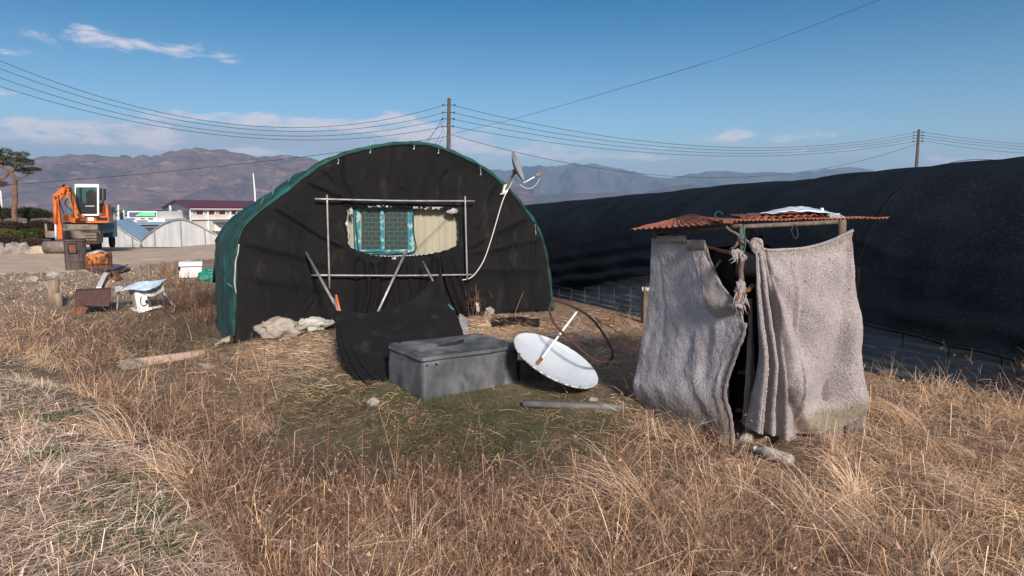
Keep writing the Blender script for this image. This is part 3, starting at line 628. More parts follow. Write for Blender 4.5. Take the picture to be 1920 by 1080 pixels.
# ============================================================ LONG BLACK TUNNEL GREENHOUSE
tun = thing('greenhouse_tunnel', 'long low tunnel greenhouse under black cloth running along the right side', 'greenhouse', (3.6, 10.3, 0))
def tp(lat, s, z): return Vector((G0[0] + NX[0] * lat - AX[0] * s, G0[1] + NX[1] * lat - AX[1] * s, z))
def TH_(s): return interp(s, [-12, -10, -6, -2, .4, 1.3, 2.2, 3.5, 5, 9], [2.12, 2.20, 2.36, 2.50, 2.60, 2.59, 2.655, 2.71, 2.78, 2.88])
def TB_(s): return interp(s, [-12, -4, -2.2, -1.2, .2, 2, 4.3, 6.5, 9], [.28, .30, .38, .62, .90, .85, .68, .52, .45])
prof_l = [(-.02, 0), (.015, .25), (.06, .42), (.22, .60), (.6, .78), (1.2, .90), (2.0, .975), (3.0, 1.0), (4.0, .975), (4.8, .90), (5.4, .78), (5.78, .60), (5.94, .42), (6.0, .1)]
pl = crv([(a_, b_, 0) for a_, b_ in prof_l], 110)
_cr = random.Random(5); CRS = [(_cr.uniform(-6, 8.5), _cr.uniform(.7, 2.3), _cr.uniform(-1, 1) * .35, _cr.uniform(.5, 1.8), _cr.uniform(.02, .045), _cr.uniform(.008, .022)) for _ in range(60)]
def crease(s_, z, lat):
    if lat > 3: return 0
    d = 0
    for (a, b, sl, ln_, w_, am) in CRS:
        ds = s_ - a
        if abs(ds) < ln_:
            q_ = (z - b - sl * ds - .08 * math.sin(ds * 3 + a)) / w_
            if abs(q_) < 3: d += am * math.exp(-q_ * q_) * (1 - abs(ds) / ln_)
    return d
NS = 520; P = []
for i in range(NS):
    s_ = -12 + 21 * i / (NS - 1); H = TH_(s_); zb = TB_(s_); row = []
    for j, q in enumerate(pl):
        z = q.y * H; lat = q.x
        zz = zb + (z - 0) * (H - zb) / H if q.x < 3 else z
        t = (zz - zb) / (H - zb) if q.x < 3 else 1
        hoop = .016 * math.cos(s_ * 2 * math.pi / .9) * (.3 + .7 * math.exp(-((q.x - 1.5) / 1.5) ** 2))
        low = math.exp(-(t / .30) ** 2) if q.x < 3 else 0
        wr = low * (.016 * math.sin((zz * 17 + s_ * 1.1 + 1.2 * mnoise.noise(Vector((s_ * .5, zz, 0)))))) + .015 * mnoise.noise(Vector((s_ * .9, zz * 2.5, 1))) + crease(s_, zz, q.x)
        if s_ < 0.5: wr += .06 * math.exp(-((s_ + 1.3) / 2.2) ** 2) * low * math.sin(zz * 23 - s_ * 3.4)
        wr += .02 * mnoise.noise(Vector((s_ * 2.2, zz * 9, 4))) * low * 1 + .008 * mnoise.noise(Vector((s_ * 3, q.x * 2, 7)))
        dia = .03 * math.exp(-(((s_ - .2) - (zz - 1.1) * 2.2) / .18) ** 2) * (1 if q.x < 1.2 else 0)
        row.append(tp(lat - wr - .03 * low - dia, s_, zz + hoop * .9 + (.01 * mnoise.noise(Vector((s_ * 2, q.x, 3))) + .035 * mnoise.noise(Vector((s_ * .8, 2, 3))) * min(1, q.x))))
    P.append(row)
MB().grid(P).build('cover_cloth', M['tun'], tun, True)
MB().tube([p[0] + Vector((0, 0, -.01)) for p in P], .02, 6).build('cover_hem', M['tun'], tun, True)
P = []
for i in range(260):
    s_ = -12 + 21 * i / 259; row = []
    for j in range(26):
        t = j / 25; z = (TB_(s_) + .12) * t; q = tp(.06 + .02 * math.sin(s_ * 7 + t * 3) * .5 + .015 * math.sin(z * 60 + s_ * .8 + 2 * mnoise.noise(Vector((s_ * .7, z * 2, 0)))) + .02 * mnoise.noise(Vector((s_ * 2, z * 12, 0))), s_, 0)
        row.append(Vector((q.x, q.y, g(q.x, q.y) - .05 + z)))
    P.append(row)
MB().grid(P).build('side_film', M['film'], tun, True)
hp_ = MB()
for k in range(38):
    s_ = -11.8 + k * .55; a_ = tp(-.012, s_, -.1); mb = MB(); mb.tube([a_, tp(-.012, s_, TB_(s_) * .6), tp(-.005, s_, TB_(s_) - .03)], .007, 6); mb.build('hoop', M['black'] if s_ > 3 else M['drum'], tun, True)
# gable ends
for s_, nm in ((-12, 'gable'), (9, 'gable')):
    mb = MB(); H = TH_(s_); c_ = tp(3, s_, 0); pts = [tp(q.x, s_, q.y * H) for q in pl]; mb.add([c_] + pts, [(0, i, i + 1) for i in range(1, len(pts))]); mb.build(nm, M['tun'], tun)
# tie rope over the cover
rp = []
for j in range(4, 80):
    q = pl[j]; s_ = 4.45 + .25 * math.sin(j * .05) - (.0 if q.x > 1 else .0); H = TH_(s_); zb = TB_(s_); zz = zb + q.y * H * (H - zb) / H if q.x < 3 else q.y * H
    rp.append(tp(q.x - .045, s_, zz + .022))
MB().tube(rp, .004, 5).build('tie_rope', M['net'], tun, True)
# ============================================================ FELT-CURTAINED SHED (outhouse)
Fc = WZ(1385, 838, 0.0); Bc_ = WZ(1200, 758, 0.0); Rc_ = WZ(1621, 822, 0.0)
dS = (Bc_ - Fc).normalized(); dF = (Rc_ - Fc).normalized(); nS = Vector((-dS.y, dS.x, 0)) * 1.0; nF = Vector((dF.y, -dF.x, 0))
if nS.x > 0: nS = -nS
oh = thing('felt_shed', 'small shed hung with grey felt blankets under a rusty corrugated roof', 'shed', Fc)
def FP(px, py, off=0): return RP(px, py, Fc, nF, off)
def SP(px, py, off=0): return RP(px, py, Fc, nS, off)
def feltmat(name, c1, c2, stain):
    m = mat(name, c1, c2, rough=.95, scale=60, thr=(.34, .66), bump=1.0, bscale=70, det=4, bdist=.03, c3=tuple(k * .35 for k in c2), s3=42, t3=(.625, .68), spec=.1, sheen=.3)
    nt = m.node_tree; N = nt.nodes; L = nt.links; bs = N['Principled BSDF']; src = bs.inputs['Base Color'].links[0].from_socket
    a = N.new('ShaderNodeAttribute'); a.attribute_name = 'stain'; x = N.new('ShaderNodeMix'); x.data_type = 'RGBA'; x.blend_type = 'MULTIPLY'; L.new(a.outputs['Fac'], x.inputs[0]); L.new(src, x.inputs[6]); x.inputs[7].default_value = (*stain, 1)
    n3 = N.new('ShaderNodeTexNoise'); n3.inputs['Scale'].default_value = 3.2; n3.inputs['Detail'].default_value = 5
    t = N.new('ShaderNodeTexCoord'); L.new(t.outputs['Object'], n3.inputs['Vector']); mr = N.new('ShaderNodeMapRange'); mr.inputs[1].default_value = .35; mr.inputs[2].default_value = .7; mr.inputs[3].default_value = .76; mr.inputs[4].default_value = 1.08; L.new(n3.outputs['Fac'], mr.inputs[0])
    y = N.new('ShaderNodeMix'); y.data_type = 'RGBA'; y.blend_type = 'MULTIPLY'; y.inputs[0].default_value = 1; L.new(x.outputs[2], y.inputs[6]); L.new(mr.outputs[0], y.inputs[7]); L.new(y.outputs[2], bs.inputs['Base Color']); return m
M['feltL'] = feltmat('grey_felt', (.62, .60, .635), (.42, .40, .44), (.50, .44, .34))
M['feltR'] = feltmat('mauve_felt', (.48, .435, .44), (.28, .245, .26), (.62, .56, .36))
M['feltD'] = feltmat('dirty_felt', (.30, .24, .25), (.20, .16, .17), (.6, .5, .4))
def cloth(name, P, mt, stain_fn, thick=.012):
    ni, nj = len(P), len(P[0]); o = MB().grid(P).build(name, mt, oh, True, solid=thick)
    a = o.data.attributes.new('stain', 'FLOAT', 'POINT'); a.data.foreach_set('value', [min(1, max(0, stain_fn(i / (ni - 1), j / (nj - 1), P[i][j]))) for i in range(ni) for j in range(nj)]); return o
def fold(u, v, L_):
    d = 0
    for (u0, v0, u1, v1, w_, am) in L_:
        ab = (u1 - u0, v1 - v0); t = ((u - u0) * ab[0] + (v - v0) * ab[1]) / (ab[0] ** 2 + ab[1] ** 2); t = min(max(t, 0), 1)
        r = math.hypot(u - u0 - ab[0] * t, v - v0 - ab[1] * t); d += am * math.exp(-(r / (w_ * (.5 + t))) ** 2) * (.35 + .65 * t)
    return d
# left blanket on the side towards the camera
def dl(u, v, p):
    d = .05 * math.sin(math.pi * u) * (1 - v) + .16 * math.exp(-((v - .78) / .2) ** 2) * math.exp(-((u - .25) / .4) ** 2)
    d += fold(u, v, ((.15, .1, .30, .9, .035, -.035), (.55, .15, .45, .6, .035, -.03), (.5, .45, .85, .95, .06, .07), (.42, .55, .8, 1, .05, -.03), (.3, .3, .55, .85, .05, .03), (.7, 0, .72, .5, .04, .03), (.05, .4, .0, .9, .05, .04), (.62, .35, .7, .62, .04, -.05), (.9, .6, .95, 1, .04, .06)))
    return d * .28 + .035 * math.exp(-((v - .78) / .2) ** 2) * math.exp(-((u - .2) / .4) ** 2) + .020 * mnoise.noise(p * 1.8) + .005 * mnoise.noise(p * 9) + .004 * mnoise.noise(p * 30)
P = coons([(1222, 446), (1255, 448), (1290, 455), (1322, 458)], [(1204, 762), (1240, 786), (1300, 815), (1340, 832), (1374, 846)],
          [(1222, 446), (1220, 520), (1212, 600), (1198, 690), (1196, 725), (1204, 762)], [(1322, 458), (1342, 510), (1366, 560), (1390, 582), (1393, 620), (1376, 665), (1360, 712), (1358, 745), (1370, 790), (1374, 846)], 120, 130, lambda x, y: SP(x, y, 0.0), dl, nS)
LB = P
cloth('side_blanket', P, M['feltL'], lambda u, v, p: max(0, 1 - v / .05) * .5 + max(0, (v - .76 + .35 * u * .3 + .04 * mnoise.noise(p * 5)) / .16) * (1 - .3 * u) + .5 * max(0, (u - .93) / .07))
# hem of the open edge, rolled
MB().tube([p + Vector((.01, -.012, 0)) for p in P[-1][52:]], [.018 + .010 * mnoise.noise(Vector((i * .3, 0, 0))) for i in range(len(P[-1][52:]))], 8).build('blanket_hem', M['feltD'], oh, True)
# folded flap by the opening
fp = [(1331, 575), (1335, 590), (1348, 592), (1365, 588), (1385, 580), (1392, 572), (1380, 568), (1368, 555), (1352, 535), (1340, 515), (1332, 530)]
P = coons([(1318, 470), (1340, 508), (1362, 545), (1391, 574)], [(1326, 575), (1340, 593), (1362, 590), (1391, 578)], [(1318, 470), (1320, 530), (1326, 575)], [(1391, 574), (1392, 576), (1391, 578)], 40, 24, lambda x, y: SP(x, y, .05), lambda u, v, p: .035 * math.sin(math.pi * v) * (1 - .6 * u) + .008 * mnoise.noise(p * 12) + .012 * math.sin(v * 9 + u * 4), nS)
cloth('blanket_flap', P, M['feltL'], lambda u, v, p: .55)
# torn collar strips on top of the left blanket
for a_, b_ in (((1288, 452), (1322, 470)), ((1232, 444), (1286, 456))):
    P = [[SP(a_[0] + (b_[0] - a_[0]) * i / 19, a_[1] - 2 + .6 * math.sin(i * .7), .03), SP(a_[0] + (b_[0] - a_[0]) * i / 19, a_[1] + 3, .042), SP(a_[0] + (b_[0] - a_[0]) * i / 19, b_[1] - 1 + 1.6 * mnoise.noise(Vector((i * .5, 0, 0))), .03)] for i in range(20)]
    cloth('torn_strip', P, M['feltL'], lambda u, v, p: .6)
# right blanket, gathered in a knot
TR = [(1411, 463), (1415, 462), (1421, 463), (1430, 467), (1442, 469), (1470, 468), (1500, 466), (1530, 460), (1565, 448), (1598, 432)]
BR = [(1394, 797), (1409, 800), (1424, 803), (1445, 811), (1462, 818), (1483, 819), (1505, 816), (1545, 808), (1585, 797), (1621, 777)]
def dr(u, v, p):
    g_ = min(1, v * 1.6 + .12); d = 0
    if u < .62:
        k = max(0, 1 - u / .62) ** .5
        ph_ = (u / .20 + .15 - .12 * v) % 1.0; saw = (ph_ / .16 if ph_ < .16 else (1 - ph_) / .84); d += .18 * g_ * k * saw * saw * (3 - 2 * saw)
        d += .010 * g_ * k * math.cos(u * 2 * math.pi / .083 + 1)
    d += fold(u, v, ((.30, .05, .62, .62, .045, .05), (.34, .05, .95, .45, .06, .035), (.34, .06, .85, .75, .05, -.04), (.30, .08, .50, .75, .03, -.06), (.98, .05, .80, .75, .05, -.06), (.30, .1, .72, .97, .045, .045), (.9, .1, .98, .9, .05, .03), (.5, .66, .66, .98, .035, -.06), (.62, .55, .98, .82, .09, .03)))
    d += .05 * math.sin(math.pi * u) * math.sin(math.pi * min(1, v * 1.2))
    return d * 1.3 + .026 * mnoise.noise(p * 2.2) + .009 * mnoise.noise(p * 11) + .004 * mnoise.noise(p * 30)
P = coons(TR, BR, [(1411, 463), (1409, 530), (1408, 600), (1407, 680), (1400, 740), (1394, 797)], [(1598, 432), (1602, 500), (1607, 580), (1613, 680), (1618, 740), (1621, 777)], 200, 140, lambda x, y: FP(x, y, .02), dr, nF)
RBk = P
cloth('front_blanket', P, M['feltR'], lambda u, v, p: max(0, 1 - abs(v - .02) / .03) * .4 + max(0, min(1, (v - .80 + .05 * mnoise.noise(p * 4)) / .06)) * max(0, min(1, (u - .52) / .08)) * .9)
MB().tube([p[0] + nF * .008 for p in P], .014, 7).build('top_hem', M['feltR'], oh, True)
MB().tube([p + nF * .012 for p in P[12][8:]], [.011 + .006 * mnoise.noise(Vector((i * .5, 3, 0))) for i in range(len(P[12][8:]))], 7).build('frayed_edge', M['feltR'], oh, True)
# lower backing layer that hangs below it
P = coons([(1440, 640), (1500, 640), (1560, 640), (1610, 640)], [(1395, 800), (1440, 815), (1480, 826), (1530, 829), (1575, 826), (1622, 820)], [(1440, 640), (1420, 720), (1395, 800)], [(1610, 640), (1618, 740), (1622, 820)], 80, 40, lambda x, y: FP(x, y, -.06), lambda u, v, p: .02 * math.sin(u * 12) * v + .015 * mnoise.noise(p * 4), nF)
cloth('under_blanket', P, M['feltD'], lambda u, v, p: .3)
P = coons([(1404, 560), (1408, 560), (1412, 562)], [(1392, 796), (1404, 800), (1420, 802)], [(1404, 560), (1402, 640), (1398, 700), (1392, 796)], [(1412, 562), (1416, 680), (1420, 802)], 16, 60, lambda x, y: FP(x, y, -.03), lambda u, v, p: .02 * math.sin(u * 5) + .012 * mnoise.noise(p * 7), nF)
cloth('under_blanket', P, M['feltD'], lambda u, v, p: .1)
# knots
def knot(c, r, mt, seed, strands=10, ln=.12, tp_=0.006):
    mb = MB(); mb.blob(c, r, seed=seed, amp=.7, fr=2.4); rr_ = random.Random(seed)
    for k in range(strands):
        a0 = Vector((rr_.uniform(-1, 1) * r[0], -r[1] * .8, rr_.uniform(-1, .6) * r[2])) + Vector(c)
        mb.tube(crv([a0, a0 + Vector((rr_.uniform(-.03, .03), -.02, -ln * .4)), a0 + Vector((rr_.uniform(-.04, .04), -.01, -ln * rr_.uniform(.7, 1.2)))], 6), [tp_, tp_, tp_, tp_ * .8, tp_ * .6, tp_ * .3], 5)
    return mb
kn = MB(); c0 = FP(1418, 458, .06)
for k in range(3):
    a0 = k * 1.1; kn.tube([c0 + Matrix.Rotation(a0, 3, 'Y') @ Vector((.045 * math.cos(t), .02 * math.sin(2 * t), .03 * math.sin(t))) for t in [i / 16 * 2 * math.pi for i in range(16)]], .015, 8, closed=True)
kn.blob(c0 + Vector((0, 0, -.03)), (.04, .03, .05), 5, .4); kn.build('knot', M['feltR'], oh, True)
knot(FP(1381, 474, -.02), (.05, .035, .032), 0, 3, 14, .07, .008).build('knot', M['feltR'], oh, True)
knot(FP(1388, 545, -.03), (.045, .04, .08), 0, 9, 18, .13, .008).build('knot', M['feltR'], oh, True)
# posts, rails
def post(a_, b_, r, mt='wood', nm='post'):
    a_ = Vector(a_); b_ = Vector(b_); n = 14; pts = [a_.lerp(b_, i / (n - 1)) + Vector((.008 * math.sin(i * 1.3 + a_.x), .006 * math.cos(i * 1.7), 0)) for i in range(n)]
    return MB().tube(pts, [r * (1 + .12 * mnoise.noise(Vector((i * .8, a_.x, 0)))) for i in range(n)], 9).build(nm, M[mt], oh, True)
dep = dS * 1.32
pf0 = FP(1390, 838, -.05); post(FP(1389, 600, -.10), FP(1392, 425, -.05), .024)
pr0 = FP(1592, 820, -.06); post((pr0.x, pr0.y, -.1), FP(1577, 412, -.06), .035)
pl0 = SP(1226, 765, -.06); post((pl0.x, pl0.y, -.1), SP(1232, 428, -.06), .03)
prb = pr0 + dep; post((prb.x, prb.y, -.1), (prb.x, prb.y, 1.9), .03)
post(FP(1360, 425, -.03), FP(1414, 462, .03), .011)
post(SP(1320, 462, -.08), FP(1383, 478, -.04), .016, 'rust', 'rail'); post(FP(1377, 562, .0), FP(1414, 535, .02), .020, 'rust', 'rail')
post(FP(1340, 502, -.4), FP(1392, 445, -.3), .013); post(FP(1393, 425, -.08), FP(1577, 416, -.08), .02, 'wood', 'beam'); post(SP(1226, 436, -.08), FP(1390, 424, -.08), .02, 'wood', 'beam')
for zz_ in (.25, .6): 
    a_ = FP(1376, 838, -.25); b_ = a_ + dF * .5; post((a_.x, a_.y, zz_), (b_.x, b_.y, zz_ - .03), .02, 'wood', 'rail')
MB().tube(crv([FP(1388, 425, .03), FP(1394, 440, .05), FP(1383, 448, .04), FP(1396, 436, .06), FP(1392, 422, .04), FP(1398, 452, .03), FP(1394, 478, .02)], 40), .0045, 5).build('cord', M['cord'], oh, True)
MB().tube(crv([FP(1490, 420, -.02), FP(1484, 432, .0), FP(1490, 447, .0), FP(1496, 440, 0), FP(1492, 421, -.02)], 20), .005, 5).build('cord', M['cable'], oh, True)
# black tarpaulin inside: back, right side, upper sag
def wall(A_, B_, z0, zt, nm, sag=.0, off=0):
    P = []
    for i in range(40):
        t = i / 39; b0 = A_.lerp(B_, t); top = zt[0] * (1 - t) + zt[1] * t - sag * math.sin(math.pi * t)
        P.append([Vector((b0.x, b0.y, z0 + (top - z0) * j / 29)) + Vector((.02, -.03, 0)) * mnoise.noise(Vector((t * 5, j * .15, off))) * 1.5 for j in range(30)])
    return MB().grid(P).build(nm, M['net'], oh, True, solid=.008)
A0 = Fc.copy(); ins = (dF * .05 + dS * .05)
wall(Fc + dS * 1.32 + dF * .05, Fc + dS * 1.32 + dF * (Rc_ - Fc).length, -.05, (1.86, 1.80), 'back_tarp', .16)
wall(Fc + dF * ((Rc_ - Fc).length - .05) + dS * .1, Fc + dF * ((Rc_ - Fc).length - .05) + dS * 1.30, -.05, (1.55, 1.75), 'side_tarp', .1, 3)
wall(Fc + dF * .10 + dS * 1.25, Fc + dF * .06 + dS * .22, -.05, (1.80, 1.72), 'lining_tarp', .06, 6)
wall(Fc + dF * .3 + dS * .5, Fc + dF * ((Rc_ - Fc).length - .1) + dS * .45, 0.0, (1.72, 1.66), 'inner_tarp', .14, 9)
MB().box(Fc + dF * .6 + dS * .65 + Vector((0, 0, .03)), (1.15, 1.1, .12), math.atan2(dF.y, dF.x)).build('floor', M['wood'], oh)
# corrugated roof
def corr(c00, c10, c11, c01, pitch, amp, nm, mt, nu_=160, nv=12, rag=.03, sag=0.0):
    P = []; w_ = (c10 - c00).length
    for i in range(nu_):
        u = i / (nu_ - 1); row = []
        for j in range(nv):
            v = j / (nv - 1); vv = v
            p = c00 * (1 - u) * (1 - v) + c10 * u * (1 - v) + c11 * u * v + c01 * (1 - u) * v
            if j == 0: p = p + (c00 - c01).normalized() * rag * mnoise.noise(Vector((u * 30, nm.__len__(), 0)))
            z = amp * math.sin(u * w_ / pitch * 2 * math.pi) + .012 * mnoise.noise(Vector((u * 7, v * 4, 2))) - sag * math.sin(math.pi * u)
            row.append(p + Vector((0, 0, z)))
        P.append(row)
    return MB().grid(P).build(nm, M[mt], oh, True, solid=.004)
M['roofr'] = mat('rusty_roof_sheet', (.36, .115, .06), (.20, .065, .04), rough=.8, scale=5, bump=.3, c3=(.45, .2, .12), s3=9)
bk_ = dS * 1.75
c00 = W(1183, 430, 6.85); c10 = W(1382, 417, 5.85)
ux = (c10 - c00)
corr(c00, c10, c10 + bk_ * .55 + Vector((.25, .1, .06)), c00 + Vector((.55, .85, .07)), .075, .008, 'roof_sheet', 'roofr', rag=.06)
c00 = W(1345, 414, 5.82); c10 = W(1668, 408, 6.12)
corr(c00, c10, c10 + Vector((0, 1.5, -.02)), c00 + Vector((.15, 1.3, 0)), .038, .007, 'roof_sheet', 'roofr', nu_=420, rag=.03)
c00 = W(1395, 409, 6.0); c10 = W(1560, 403, 6.2)
corr(c00, c10, c10 + Vector((.1, 1.2, .02)), c00 + Vector((.25, 1.2, .02)), .076, .008, 'roof_sheet', 'roofr', nu_=120, rag=.05)
MB().box(W(1362, 415, 5.80) , (.10, .06, .035), .3, bev=.005).build('roof_batten', M['rust'], oh)
# plastic sheet lying on the roof
P = []
for i in range(60):
    u = i / 59; x = 1425 + 150 * u; row = []
    for j in range(16):
        v = j / 15; a_ = W(x, 404 - 13 * math.sin(math.pi * min(1, u * 1.05)) ** 1.2 * math.sin(math.pi * (.12 + .6 * v)), 6.15 + .6 * v)
        row.append(a_ + Vector((0, 0, .015 + .015 * mnoise.noise(Vector((u * 9, v * 5, 0))))))
    P.append(row)
one(MB().grid(P), 'roof_plastic', M['blueplastic'], 'crumpled pale blue plastic sheet on top of the rusty shed roof', 'plastic sheet', smooth=True, solid=.004)
mb = knot(W(1563, 404, 6.12), (.05, .05, .018), 0, 17, 12, .05, .006); one(mb, 'rag', M['plastic'], 'frayed whitish rag on the right part of the shed roof edge', 'rag', smooth=True)
one(MB().box(W(1541, 396, 6.25) + Vector((0, 0, .012)), (.024, .024, .035), .4, bev=.004), 'bottle_cap', M['white'], 'tiny white cap lying on the plastic on the shed roof', 'cap')
one(MB().tube(crv([W(1352, 412, 5.9), W(1340, 404, 5.95), W(1347, 396, 5.95), W(1356, 402, 5.9)], 14), [.004] * 13 + [.001], 5), 'wire_scrap', M['cord'], 'bent wire sticking up from the shed roof above the door gap', 'wire', smooth=True)
# ============================================================ TANK
def fr3(c, z0, z1): return c
TA = WZ(793, 747, 0); TB2 = WZ(975, 716, 0.0); TC = WZ(748, 711, 0.0)
ex_ = (TB2 - TA); lenx = ex_.length; ex_.normalize(); ey_ = Vector((-ex_.y, ex_.x, 0)); leny = abs((TC - TA).dot(ey_)); leny = max(leny, .46)
tk = thing('storage_box', 'dark grey plastic tank box with a slotted lid standing on the mossy yard', 'tank', TA)
def tk_p(x, y, z): return TA + ex_ * x + ey_ * y + Vector((0, 0, z))
ht = .45
def tapered(x0, x1, y0, y1, z0, z1, tap, bev, dents=0, seed=0, nn=16):
    mb = MB(); lay = []
    for k, (z, ins_) in enumerate([(z0, bev), (z0 + bev, 0)] + [(z0 + (z1 - z0) * i / 8, 0) for i in range(1, 8)] + [(z1 - bev, 0), (z1, bev)]):
        t = (z - z0) / (z1 - z0); q = tap * t + ins_; ring = []
        X0, X1, Y0, Y1_ = x0 + q, x1 - q, y0 + q, y1 - q; c = .05
        per = []
        for (cx_, cy_, a0) in ((X1 - c, Y0 + c, -90), (X1 - c, Y1_ - c, 0), (X0 + c, Y1_ - c, 90), (X0 + c, Y0 + c, 180)):
            for m_ in range(6): a_ = math.radians(a0 + m_ * 18); per.append((cx_ + c * math.cos(a_), cy_ + c * math.sin(a_)))
        full = []
        for m_ in range(24):
            p = per[m_]; p2 = per[(m_ + 1) % 24]; full.append(p)
            if math.hypot(p2[0] - p[0], p2[1] - p[1]) > .1:
                for r_ in range(1, nn): full.append((p[0] + (p2[0] - p[0]) * r_ / nn, p[1] + (p2[1] - p[1]) * r_ / nn))
        for (x, y) in full:
            d = dents * mnoise.noise(Vector((x * 3, y * 3, z * 4 + seed))); cx_, cy_ = (X0 + X1) / 2, (Y0 + Y1_) / 2; v_ = Vector((x - cx_, y - cy_, 0)).normalized(); ring.append(tk_p(x + v_.x * d, y + v_.y * d, z))
        lay.append(ring)
    mb.grid(lay, wrap=True)
    n0 = len(mb.v); top = lay[-1]; cx_ = sum(top, Vector()) / len(top); rings = [[p.lerp(cx_, f) + Vector((0, 0, .01 * math.sin(f * 3) + dents * .6 * mnoise.noise(p.lerp(cx_, f) * 3))) for p in top] for f in (0, .15, .35, .6, .85)]
    mb.grid(rings, wrap=True); b0 = len(mb.v); mb.add(rings[-1] + [cx_ + Vector((0, 0, .01))], [(i, (i + 1) % len(top), len(top)) for i in range(len(top))]); return mb
tapered(0, lenx, 0, leny, -.04, ht - .045, .012, .02, .030).build('box_body', M['tank'], tk, True)
tapered(-.006, lenx + .006, -.006, leny + .006, ht - .05, ht + .012, .02, .012, .016, 5).build('lid', M['tank'], tk, True)
sl = [(lenx * .30, leny * .40), (lenx * .38, leny * .36), (lenx * .5, leny * .38), (lenx * .58, leny * .46), (lenx * .64, leny * .56), (lenx * .58, leny * .56), (lenx * .5, leny * .47), (lenx * .4, leny * .44)]
MB().prism([tk_p(x, y, ht + .010) for x, y in sl], (0, 0, .030)).build('lid_slot', M['tankd'], tk)
for (x, y, z) in ((.06, .02, ht - .09), (.17, .0, ht - .09), (lenx - .10, .0, ht - .07), (lenx - .06, 0, ht - .08)):
    MB().tube([tk_p(x, y + .02, z), tk_p(x, y - .016, z)], .012, 8).build('bolt', M['tankd'], tk)
for (x, y) in ((.12, leny - .1), (lenx * .45, leny - .07), (lenx - .3, leny * .5)):
    MB().tube([tk_p(x, y, ht + .0), tk_p(x, y, ht + .028)], .016, 8).build('bolt', M['tankd'], tk)
one(MB().box(WZ(992, 700, .1) + Vector((0, .12, 0)), (.26, .2, .24), .25, bev=.01), 'concrete_block', mat('block', (.07, .065, .062), (.05, .045, .04), rough=.95, scale=8, bump=.4), 'dark block on the ground between the grey tank and the white dish', 'block')
# ============================================================ FALLEN DISH
vc = W(1043, 674, 7.75); vdir = (Vector(CAM) - vc).normalized(); rt = Vector((0, -1, 0)).cross(Vector((0, 0, 1))); rt = Vector((1, 0, 0)); upv = rt.cross(-vdir) * 1; upv = (Vector((0, 0, 1)) - vdir * vdir.z).normalized()
al = math.radians(28.5); nrm = (vdir * .40 + .917 * (rt * math.sin(al) + upv * math.cos(al))).normalized(); Rd = 88 / F * 7.75 * .99
Mx = ellipse_frame(vc, nrm, rt)
fd = thing('fallen_dish', 'large white enamel dish with rusty chipped rim lying tilted against the tank', 'dish', WZ(1043, 700, 0))
dep_ = .06
prof = [(.001, -dep_)] + [(Rd * t, -dep_ * (1 - t * t)) for t in [i / 10 for i in range(1, 11)]] + [(Rd + .012, .006), (Rd + .014, -.012)] + [(Rd * t, -dep_ * (1 - t * t) - .014) for t in [1 - i / 10 for i in range(10)]]
MB().lathe(prof, vc, 64, Mx).build('reflector', M['dishw'], fd, True)
rr_ = [max(.002, .004 + .011 * mnoise.noise(Vector((k * .35, 4, 0)))) for k in range(220)]
MB().tube([vc + Mx @ Vector(((Rd + .010) * math.cos(k / 220 * 2 * math.pi), (Rd + .010) * math.sin(k / 220 * 2 * math.pi), -.002)) for k in range(220)], rr_, 6, closed=True).build('rusty_rim', M['rust'], fd, True)
sa = W(1006, 685, 7.45); sb = W(1082, 584, 8.0)
MB().tube([sa, sa.lerp(sb, .55), sa.lerp(sb, .97), sb], [.012, .014, .014, .007], 8).build('strut', M['white'], fd, True)
MB().tube([sa + Vector((-.02, -.02, -.01)), sa.lerp(sb, .12)], .02, 8).build('strut_foot', M['rust'], fd, True)
# rusty hoop
hcn = W(1090, 619, 8.05); vdir = (Vector(CAM) - hcn).normalized(); upv = (Vector((0, 0, 1)) - vdir * vdir.z).normalized(); al = math.radians(43)
nrm = (vdir * .42 + .907 * (rt * math.sin(al) + upv * math.cos(al))).normalized(); Rh = 78 / F * 8.05; Mx = ellipse_frame(hcn, nrm, rt)
ring = [hcn + Mx @ Vector((Rh * math.cos(t) * (1 + .03 * math.sin(3 * t)), Rh * math.sin(t) * (1 + .02 * math.cos(2 * t)), .01 * math.sin(4 * t))) for t in [i / 72 * 2 * math.pi for i in range(72)]]
one(MB().tube(ring, .015, 9, closed=True), 'rusty_hoop', M['darkrust'], 'rusty bent hoop ring leaning up behind the white dish', 'hoop', smooth=True)
# ============================================================ YARD CLUTTER
def gp(px, py, dz=0): p = WG(px, py); p.z += dz; return p
a_ = gp(981, 763, .035); b_ = gp(1168, 771, .035)
one(MB().tube([a_, b_], .040, 14), 'plastic_pipe', mat('grey_pipe', (.17, .17, .17), (.10, .10, .10), rough=.6, scale=6), 'grey plastic pipe lying in the grass left of the felt shed', 'pipe', smooth=True)
def bottle(p0, p1, r, lab, mt):
    p0 = Vector(p0); p1 = Vector(p1); d = (p1 - p0); L_ = d.length; q = d.normalized().to_track_quat('Z', 'Y').to_matrix()
    prof = [(.001, 0), (r * .8, 0), (r, .02), (r, L_ * .18), (r * .93, L_ * .22), (r, L_ * .26), (r * .9, L_ * .40), (r, L_ * .44), (r, L_ * .62), (r * .8, L_ * .74), (r * .38, L_ * .88), (r * .36, L_ * .93)]
    t = thing('plastic_bottle', lab, 'bottle', p0, 'bottles lying by the shed'); MB().lathe(prof, p0, 20, q).build('bottle_body', mt, t, True)
    MB().lathe([(r * .42, L_ * .93), (r * .42, L_), (.001, L_)], p0, 14, q).build('cap', M['white'], t); return t
M['pet'] = mat('cloudy_bottle', (.42, .40, .36), (.30, .28, .25), rough=.2, scale=30, thr=(.45, .55), bump=.6, bscale=40)
bottle(gp(1484, 876, .05), gp(1415, 853, .06), .052, 'cloudy plastic bottle lying on bare soil in front of the felt shed', M['pet'])
